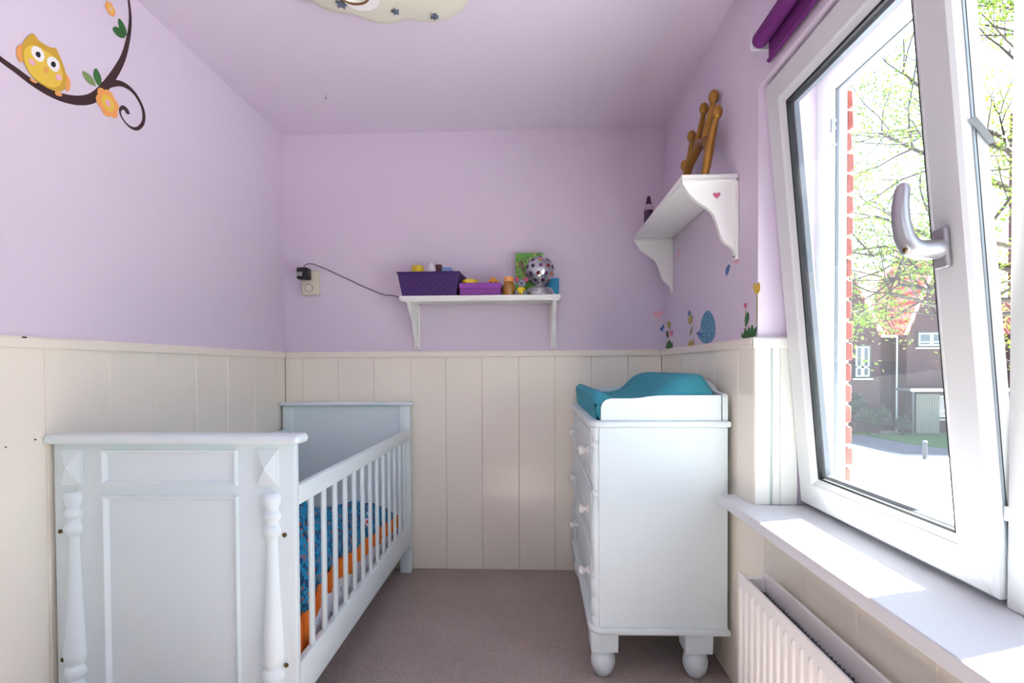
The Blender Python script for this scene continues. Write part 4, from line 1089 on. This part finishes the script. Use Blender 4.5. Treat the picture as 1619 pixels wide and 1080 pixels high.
dl_(['eye1', 'eye2'], 'st_white', 7, ow_, WL, 'eye'); dl_(['pup1', 'pup2'], 'st_black', 8, ow_, WL, 'pupil')
dl_(['cheek1', 'cheek2'], 'st_pink', 7, ow_, WL, 'cheek'); dl_(['beak'], 'st_orange', 7, ow_, WL, 'beak')
dl_(['foot1', 'foot2'], 'st_orange', 7, ow_, WL, 'foot')
WR = YZ(XR)
def rs(name, label, parts, group=None):
    ks = [k for p in parts for k in p[0]]
    y = sum(D[k][0][0] for k in ks)/len(ks); z = min(p[1] for k in ks for p in D[k])
    t = thing(name, (XR-.001, y, z), label, 'wall sticker', group)
    for keys, matn, layer, nm in parts: dl_(keys, matn, layer, t, WR, nm, 1, -1)
    return t
hs = rs('hedgehog_sticker', 'blue dotted hedgehog wall sticker above the changing chest', [(['r_hedge'], 'hedgehog_print', 0, 'body'), (['r_hface'], 'st_blue', 1, 'face')])
hy0 = sum(p[0] for p in D['r_hface'])/len(D['r_hface']); hz0 = sum(p[1] for p in D['r_hface'])/len(D['r_hface'])
MB().prism(circle(hy0-.018, hz0+.012, .007, 12), WR, -.0018, -.0014).build('eye', 'st_white', hs)
MB().prism(circle(hy0-.016, hz0+.012, .003, 10), WR, -.0023, -.0019).build('pupil', 'st_black', hs)
MB().prism(circle(D['r_hface'][1][0]-.004, D['r_hface'][1][1], .006, 10), WR, -.0018, -.0014).build('nose', 'st_black', hs)
G5 = 'tulip stickers along the dado rail'
rs('tulip_sticker', 'pink and yellow tulip sticker in tall green grass next to the window', [(['r_grass1'], 'st_green', 1, 'grass'), (['r_stem1', 'r_stem2'], 'st_olive', 0, 'stem'), (['r_leaf1'], 'st_green', 2, 'leaf'), (['r_tulip1'], 'st_rose', 2, 'bloom'), (['r_tulip2'], 'st_yellow', 2, 'bloom')], G5)
rs('tulip_sticker', 'single mustard tulip sticker beside the hedgehog sticker', [(['r_grass2'], 'st_olive', 1, 'grass'), (['r_leaf2'], 'st_lightgreen', 2, 'leaf'), (['r_tulip3'], 'st_olive', 2, 'bloom')], G5)
rs('tulip_sticker', 'small tulip sticker with dark leaf in the room corner', [(['r_grass3'], 'st_green', 1, 'grass'), (['r_stem4'], 'st_olive', 0, 'stem'), (['r_leaf4'], 'st_brown', 2, 'leaf'), (['r_tulip4'], 'st_olive', 2, 'bloom'), (['r_tulip5'], 'st_rose', 2, 'bloom')], G5)
G6 = 'butterfly stickers'
rs('butterfly_sticker', 'tiny blue butterfly sticker on the mustard tulip', [(['r_bfly2'], 'st_blue', 4, 'wings')], G6)
rs('butterfly_sticker', 'blue butterfly sticker below the window side shelf', [(['r_bflyc'], 'st_blue', 0, 'wings')], G6)
rs('butterfly_sticker', 'pink butterfly sticker right under the near shelf bracket', [(['r_bflyd'], 'st_pink', 0, 'wings')], G6)
rs('butterfly_sticker', 'pink butterfly sticker beside the far shelf bracket', [(['r_bflye'], 'st_pink', 0, 'wings')], G6)
WB = XZ(YB)
for k, matn, lab in (('b_bfly', 'st_pink', 'pink butterfly sticker on the wall by the corner tulip'), ('b_bfly2', 'st_blue', 'blue butterfly sticker on the wall by the corner tulip')):
    pol = [(min(a, XR-.002), b) for a, b in D[k]]
    t = thing('butterfly_sticker', (pol[0][0], YB-.001, min(p[1] for p in pol)), lab, 'wall sticker', G6)
    MB().prism(sm(pol, 1), WB, -.0004, -.0008).build('wings', matn, t)
# heart on the near bracket
hp_ = []
for k in range(24):
    a = 2*math.pi*k/24
    hp_.append((.615+.0125*math.sin(a)**3, 1.636+.0125*(13*math.cos(a)-5*math.cos(2*a)-2*math.cos(3*a)-math.cos(4*a))/16))
ht = MB().prism(hp_, XZ(1.6576), -.0008, -.0002).build('heart_sticker', 'st_rose')
tag(ht, 'small pink heart sticker on the near shelf bracket', 'wall sticker')
# nails and a screw hole in the cream boards
for y, z, r in ((1.165, .875, .0016), (1.238, .883, .002)):
    MB().tube([(XL+TL, y, z), (XL+TL+.003, y, z-.001)], r, 8).build('nail', 'dark_screw', wall_left)
MB().box(XL+TL+.008, XL+TL+.0106, 1.203, 1.213, 1.149, 1.1535).build('screw_hole', 'dark_gap', r2_)

# ------------------------------------------------------------------ the street outside, one storey below
GZ = -3.6
road = MB().box(1.5, 70, -25, 70, GZ-.2, GZ).build('road', 'road')
tag(road, 'pale sunlit street outside the window', 'road', kind='structure')
pv = [(17.73, 30.57), (18.9, 31.6), (20.9, 33.1), (21.81, 33.2), (21.87, 31.12), (22.11, 28.95), (22.65, 27.87), (24.12, 26.9), (30, 24.5), (29, 23), (23.12, 25.78), (21.52, 26.48), (19.52, 26.84), (19.3, 28.25), (19.2, 30.08)]
o = MB().prism(pv, XY(GZ), .001, .08).build('pavement', 'pavement'); tag(o, 'grey pavement curving round the lawn', 'pavement', kind='structure')
lw = [(22.03, 33.25), (25.24, 34.14), (27.57, 33.69), (33, 32.6), (30, 25), (25.14, 27.3), (22.82, 28.09), (22.28, 29.17), (21.96, 31.25)]
o = MB().prism(lw, XY(GZ), .001, .10).build('lawn', 'lawn'); tag(o, 'green lawn in front of the brick houses', 'lawn', kind='structure')
kb = MB().tube([(18.9, 31.4, GZ+.03), (19.2, 30.3, GZ+.03), (19.26, 28.92, GZ+.03), (19.28, 27.42, GZ+.03), (19.6, 26.5, GZ+.03), (21.5, 26.2, GZ+.03)], .07, 6).build('kerb', 'kerb')
tag(kb, 'dark kerb edging the pavement', 'kerb', kind='structure')
yg = MB().prism([(21.0, 33.2), (22.0, 33.3), (23.1, 34.2), (22.18, 34.4)], XY(GZ), .001, .12).build('lawn', 'spring_leaf')  # grass patch in the yellower leaf colour
tag(yg, 'small yellow green patch of grass by the hedge', 'lawn', kind='structure')
bo = thing('bollard', (19.5, 25.04, GZ), 'grey street bollard with a pale top at the pavement edge', 'bollard')
MB().lathe([(.10, .001), (.10, .80), (.11, .81), (.11, .84)], (19.5, 25.04, GZ), 'Z', 16).build('post', 'bollard_paint', bo)
MB().lathe([(.112, .84), (.112, .88), (.08, .92), (.0001, .93)], (19.5, 25.04, GZ), 'Z', 16).build('cap', 'pavement', bo)

hs_ = thing('brick_house', (25.5, 37, GZ), 'brown brick house with two steep gables and red tiled roof', 'house')
MB().box(19.0, 34.6, 36.0, 42.5, GZ+.001, 3.35).build('main_wall', 'house_brick', hs_)
# main roof between the gables, slope facing the street
def slab(p0, p1, p2, p3, th, name, mt_, par):
    a, b, c_, d_ = [Vector(p) for p in (p0, p1, p2, p3)]
    n = (b-a).cross(d_-a).normalized()*th
    v = [a, b, c_, d_, a+n, b+n, c_+n, d_+n]
    return MB().raw(v, [(0, 1, 2, 3), (4, 5, 6, 7), (0, 1, 5, 4), (1, 2, 6, 5), (2, 3, 7, 6), (3, 0, 4, 7)]).build(name, mt_, par)
slab((19, 35.6, 3.2), (34.7, 35.6, 3.2), (34.7, 39.3, 8.4), (19, 39.3, 8.4), .15, 'main_roof', 'roof_tile', hs_)
slab((19, 43, 3.2), (34.7, 43, 3.2), (34.7, 39.3, 8.4), (19, 39.3, 8.4), .15, 'main_roof', 'roof_tile', hs_)
MB().box(23.6, 26.2, 35.45, 35.62, 3.05, 3.2).build('gutter', 'house_trim', hs_)
def gable(xl, xr, xp, zp, y0, ze):
    w = MB().prism([(xl, GZ+.001), (xr, GZ+.001), (xr, ze), (xp, zp), (xl, ze)], XZ(y0), 0, 2.2).build('gable_wall', 'house_brick', hs_)
    slab((xr+.12, y0-.1, ze-.25), (xp, y0-.1, zp+.02), (xp, y0+4.5, zp+.02), (xr+.12, y0+4.5, ze-.25), .14, 'gable_roof', 'roof_tile', hs_)
    slab((xl-.12, y0-.1, ze-.25), (xp, y0-.1, zp+.02), (xp, y0+4.5, zp+.02), (xl-.12, y0+4.5, ze-.25), -.14, 'gable_roof', 'roof_tile', hs_)
    for xe, s in ((xr+.12, 1), (xl-.12, -1)):
        MB().prism([(xe, ze-.30), (xp, zp-.05), (xp, zp+.30), (xe+s*.16, ze-.30)], XZ(y0-.16), 0, .06).build('verge_board', 'house_trim', hs_)
K = 34.6/35
gable(18.3*K, 24.20*K, 21.25*K, 9.65*K, 34.6, 3.3)
gable(25.98*K, 31.4*K, 28.7*K, 10.2*K, 34.6, 3.45)
def hwin(x0, x1, z0, z1, y, cols):
    f = MB().ring([(x0, z0), (x1, z0), (x1, z1), (x0, z1)], [(x0+.09, z0+.09), (x1-.09, z0+.09), (x1-.09, z1-.09), (x0+.09, z1-.09)], XZ(y), -.06, .05).build('window', 'house_frame', hs_)
    w = (x1-x0-.18)/cols
    for k in range(cols):
        a = x0+.09+w*k
        MB().ring([(a+.02, z0+.12), (a+w-.02, z0+.12), (a+w-.02, z1-.12), (a+.02, z1-.12)], [(a+.10, z0+.20), (a+w-.10, z0+.20), (a+w-.10, z1-.20), (a+.10, z1-.20)], XZ(y), -.05, .0).build('casement', 'house_trim', f)
        MB().box(a+.02, a+w-.02, y-.05, y-.02, z0+(z1-z0)*.30, z0+(z1-z0)*.36).build('glazing_bar', 'house_trim', f)
        MB().box(a+.05, a+w-.05, y-.018, y-.005, z0+.15, z1-.15).build('pane', 'house_glass', f)
    MB().box(x0-.1, x1+.1, y-.12, y, z0-.10, z0-.02).build('window_ledge', 'house_trim', f)
hwin(22.42*K, 23.55*K, .20, 2.5, 34.595, 2)
hwin(26.65*K, 28.6*K, 2.3, 3.4, 34.595, 2)
hwin(26.9*K, 28.9*K, -2.6, -.9, 34.595, 2)
MB().tube([(25.62, 35.4, GZ+.01), (25.62, 35.4, 3.1)], .055, 8).build('downpipe', 'house_trim', hs_)

ap = thing('shade_block', (39.5, 34, GZ), 'tall brick block added to cast shade on the lawn', 'shade block')  # mostly unseen block, added so its shadow covers lawn and pavement
MB().box(35, 44, 31, 37.5, GZ+.001, 19.4).build('wall', 'house_brick', ap)
MB().box(34.8, 44.2, 30.8, 37.7, 19.4, 19.9).build('parapet', 'house_trim', ap)
for fl in range(7):
    for wy in (31.8, 33.9, 36.0):
        z = GZ+1.2+3.1*fl
        w = MB().box(34.93, 35.0, wy, wy+1.1, z, z+1.5).build('window', 'house_trim', ap)
        MB().box(34.90, 34.93, wy+.1, wy+1.0, z+.1, z+1.4).build('pane', 'house_glass', w)
ga = thing('carport', (29, 31.5, GZ), 'low flat roofed carport with white fascia beside the brick house', 'carport')
MB().box(24.9, 34, 33.2, 34.55, -.62, -.5).build('roof_slab', 'pavement', ga)
MB().box(24.9, 34, 33.1, 33.2, -.66, -.46).build('fascia', 'house_trim', ga)
for x in (25.1, 28.2, 31.2, 33.8):
    MB().box(x, x+.14, 33.3, 33.44, GZ+.001, -.62).build('post', 'house_frame', ga)
fe = thing('garden_fence', (27, 33.0, GZ), 'grey green board fence panel under the carport fascia', 'fence')
for k in range(9):
    MB().box(25.7+.17*k, 25.7+.17*k+.15, 33.74, 33.77, GZ+.12, -.85).build('board', 'fence_wood', fe)
MB().box(25.7, 27.2, 33.77, 33.80, -1.3, -1.2).build('fence_rail', 'fence_wood', fe)

random.seed(11)
def shrub(x, y, r, h, label):
    t = thing('shrub', (x, y, GZ), label, 'shrub', 'shrubs by the brick house')
    m = MB()
    for k in range(420):
        a = random.uniform(0, 2*math.pi); e = random.uniform(-.2, 1); rr = random.uniform(.75, 1)
        c0 = Vector((x+r*rr*math.cos(a)*math.sqrt(max(0, 1-e*e)), y+r*rr*.7*math.sin(a)*math.sqrt(max(0, 1-e*e)), GZ+h*.45+h*.55*e*rr))
        d1 = Vector((random.gauss(0, 1), random.gauss(0, 1), random.gauss(0, 1))).normalized(); d2 = d1.orthogonal().normalized()
        s_ = .16
        m.raw([c0-d1*s_, c0+d2*s_*.6, c0+d1*s_, c0-d2*s_*.6], [(0, 1, 2, 3)])
    f = m.build('foliage', 'hedge_leaf', t); f['kind'] = 'stuff'
    MB().tube([(x, y, GZ+.001), (x+.05, y, GZ+h*.5)], [.06, .04], 6).build('stem', 'bark', t)
shrub(21.4, 33.35, .9, 2.9, 'tall dark shrub under the gable window')
shrub(23.2, 33.55, .75, 2.0, 'rounded dark shrub in the middle by the house')
shrub(24.3, 33.0, .45, 1.4, 'low dark shrub next to the downpipe')

# the street tree in front of the window
tr = thing('street_tree', (9.3, 8.9, GZ), 'spring tree with fresh yellow green leaves outside the window', 'tree')
tips = []
def limb(p, d, r, ln, depth, mb):
    n = 5 if depth > 0 else 4
    pts, rad = [p.copy()], [r]
    q = p.copy(); dd = d.normalized()
    for k in range(n):
        dd = (dd+Vector((random.gauss(0, .16), random.gauss(0, .16), random.gauss(.03, .14)))).normalized()
        q = q+dd*ln/n; pts.append(q.copy()); rad.append(r*(1-.62*(k+1)/n))
        if depth > 0 and k >= 1:
            for _ in range(2 if depth > 1 else random.choice((1, 2))):
                side = dd.cross(Vector((random.gauss(0, 1), random.gauss(0, 1), random.gauss(0, 1)))).normalized()
                limb(q, (dd*.55+side*.8+Vector((0, 0, .12))), rad[-1]*.62, ln*random.uniform(.38, .6), depth-1, mb)
        if depth <= 1: tips.append((q.copy(), depth))
    mb.tube(pts, rad, 6 if depth > 1 else 4)
random.seed(5)
base = Vector((9.3, 8.9, GZ))
LIFT = Vector((0, 0, .45))
tr0 = MB().tube([base+Vector((0, 0, .001)), base+Vector((.05, 0, 1.6)), base+Vector((0, .08, 3.2)), base+Vector((-.12, .02, 5.2)), base+Vector((-.2, -.05, 7.8)), base+Vector((-.1, 0, 10.6))], [.22, .18, .16, .13, .09, .03], 10).build('trunk', 'bark', tr)
starts = [(5.0, (-1, .15, .12), .06, 3.2), (5.3, (-1, -.25, .2), .065, 3.0), (5.6, (-.8, .5, .55), .075, 3.3), (6.2, (-.95, -.05, .35), .075, 3.4), (6.8, (-.9, .35, .6), .065, 3.3), (7.2, (-.95, -.3, .6), .06, 3.1), (7.8, (-.9, .2, .7), .055, 3.2), (8.3, (-.9, -.1, .6), .05, 3.0), (6.0, (.8, .6, .5), .075, 3), (6.4, (.9, -.3, .6), .07, 2.9), (7.4, (.3, .9, .7), .06, 2.7), (6.2, (-.2, -.9, .6), .06, 2.4), (9.2, (-.5, .2, 1), .05, 2.4), (9.4, (-.9, -.2, .7), .05, 2.6), (8.2, (.5, -.5, .9), .05, 2.4)]
for hz_, d, r, ln in starts:
    m = MB(); limb(base+LIFT+Vector((-.06, 0, hz_)), Vector(d), r, ln, 2, m); m.build('limb', 'bark', tr)
m = MB()
for p, dpt in tips:
    for _ in range(13 if dpt == 0 else 5):
        if random.random() < .35: continue
        c0 = p+Vector((random.gauss(0, .09), random.gauss(0, .09), random.gauss(0, .08)))
        d1 = Vector((random.gauss(0, 1), random.gauss(0, 1), random.gauss(0, .6))).normalized()
        d2 = d1.cross(Vector((random.gauss(0, 1), random.gauss(0, 1), random.gauss(0, 1)))).normalized()
        s_ = random.uniform(.022, .042)
        m.raw([c0-d1*s_, c0+d2*s_*.6, c0+d1*s_, c0-d2*s_*.6], [(0, 1, 2, 3)])
lf = m.build('foliage', 'spring_leaf', tr); lf['kind'] = 'stuff'
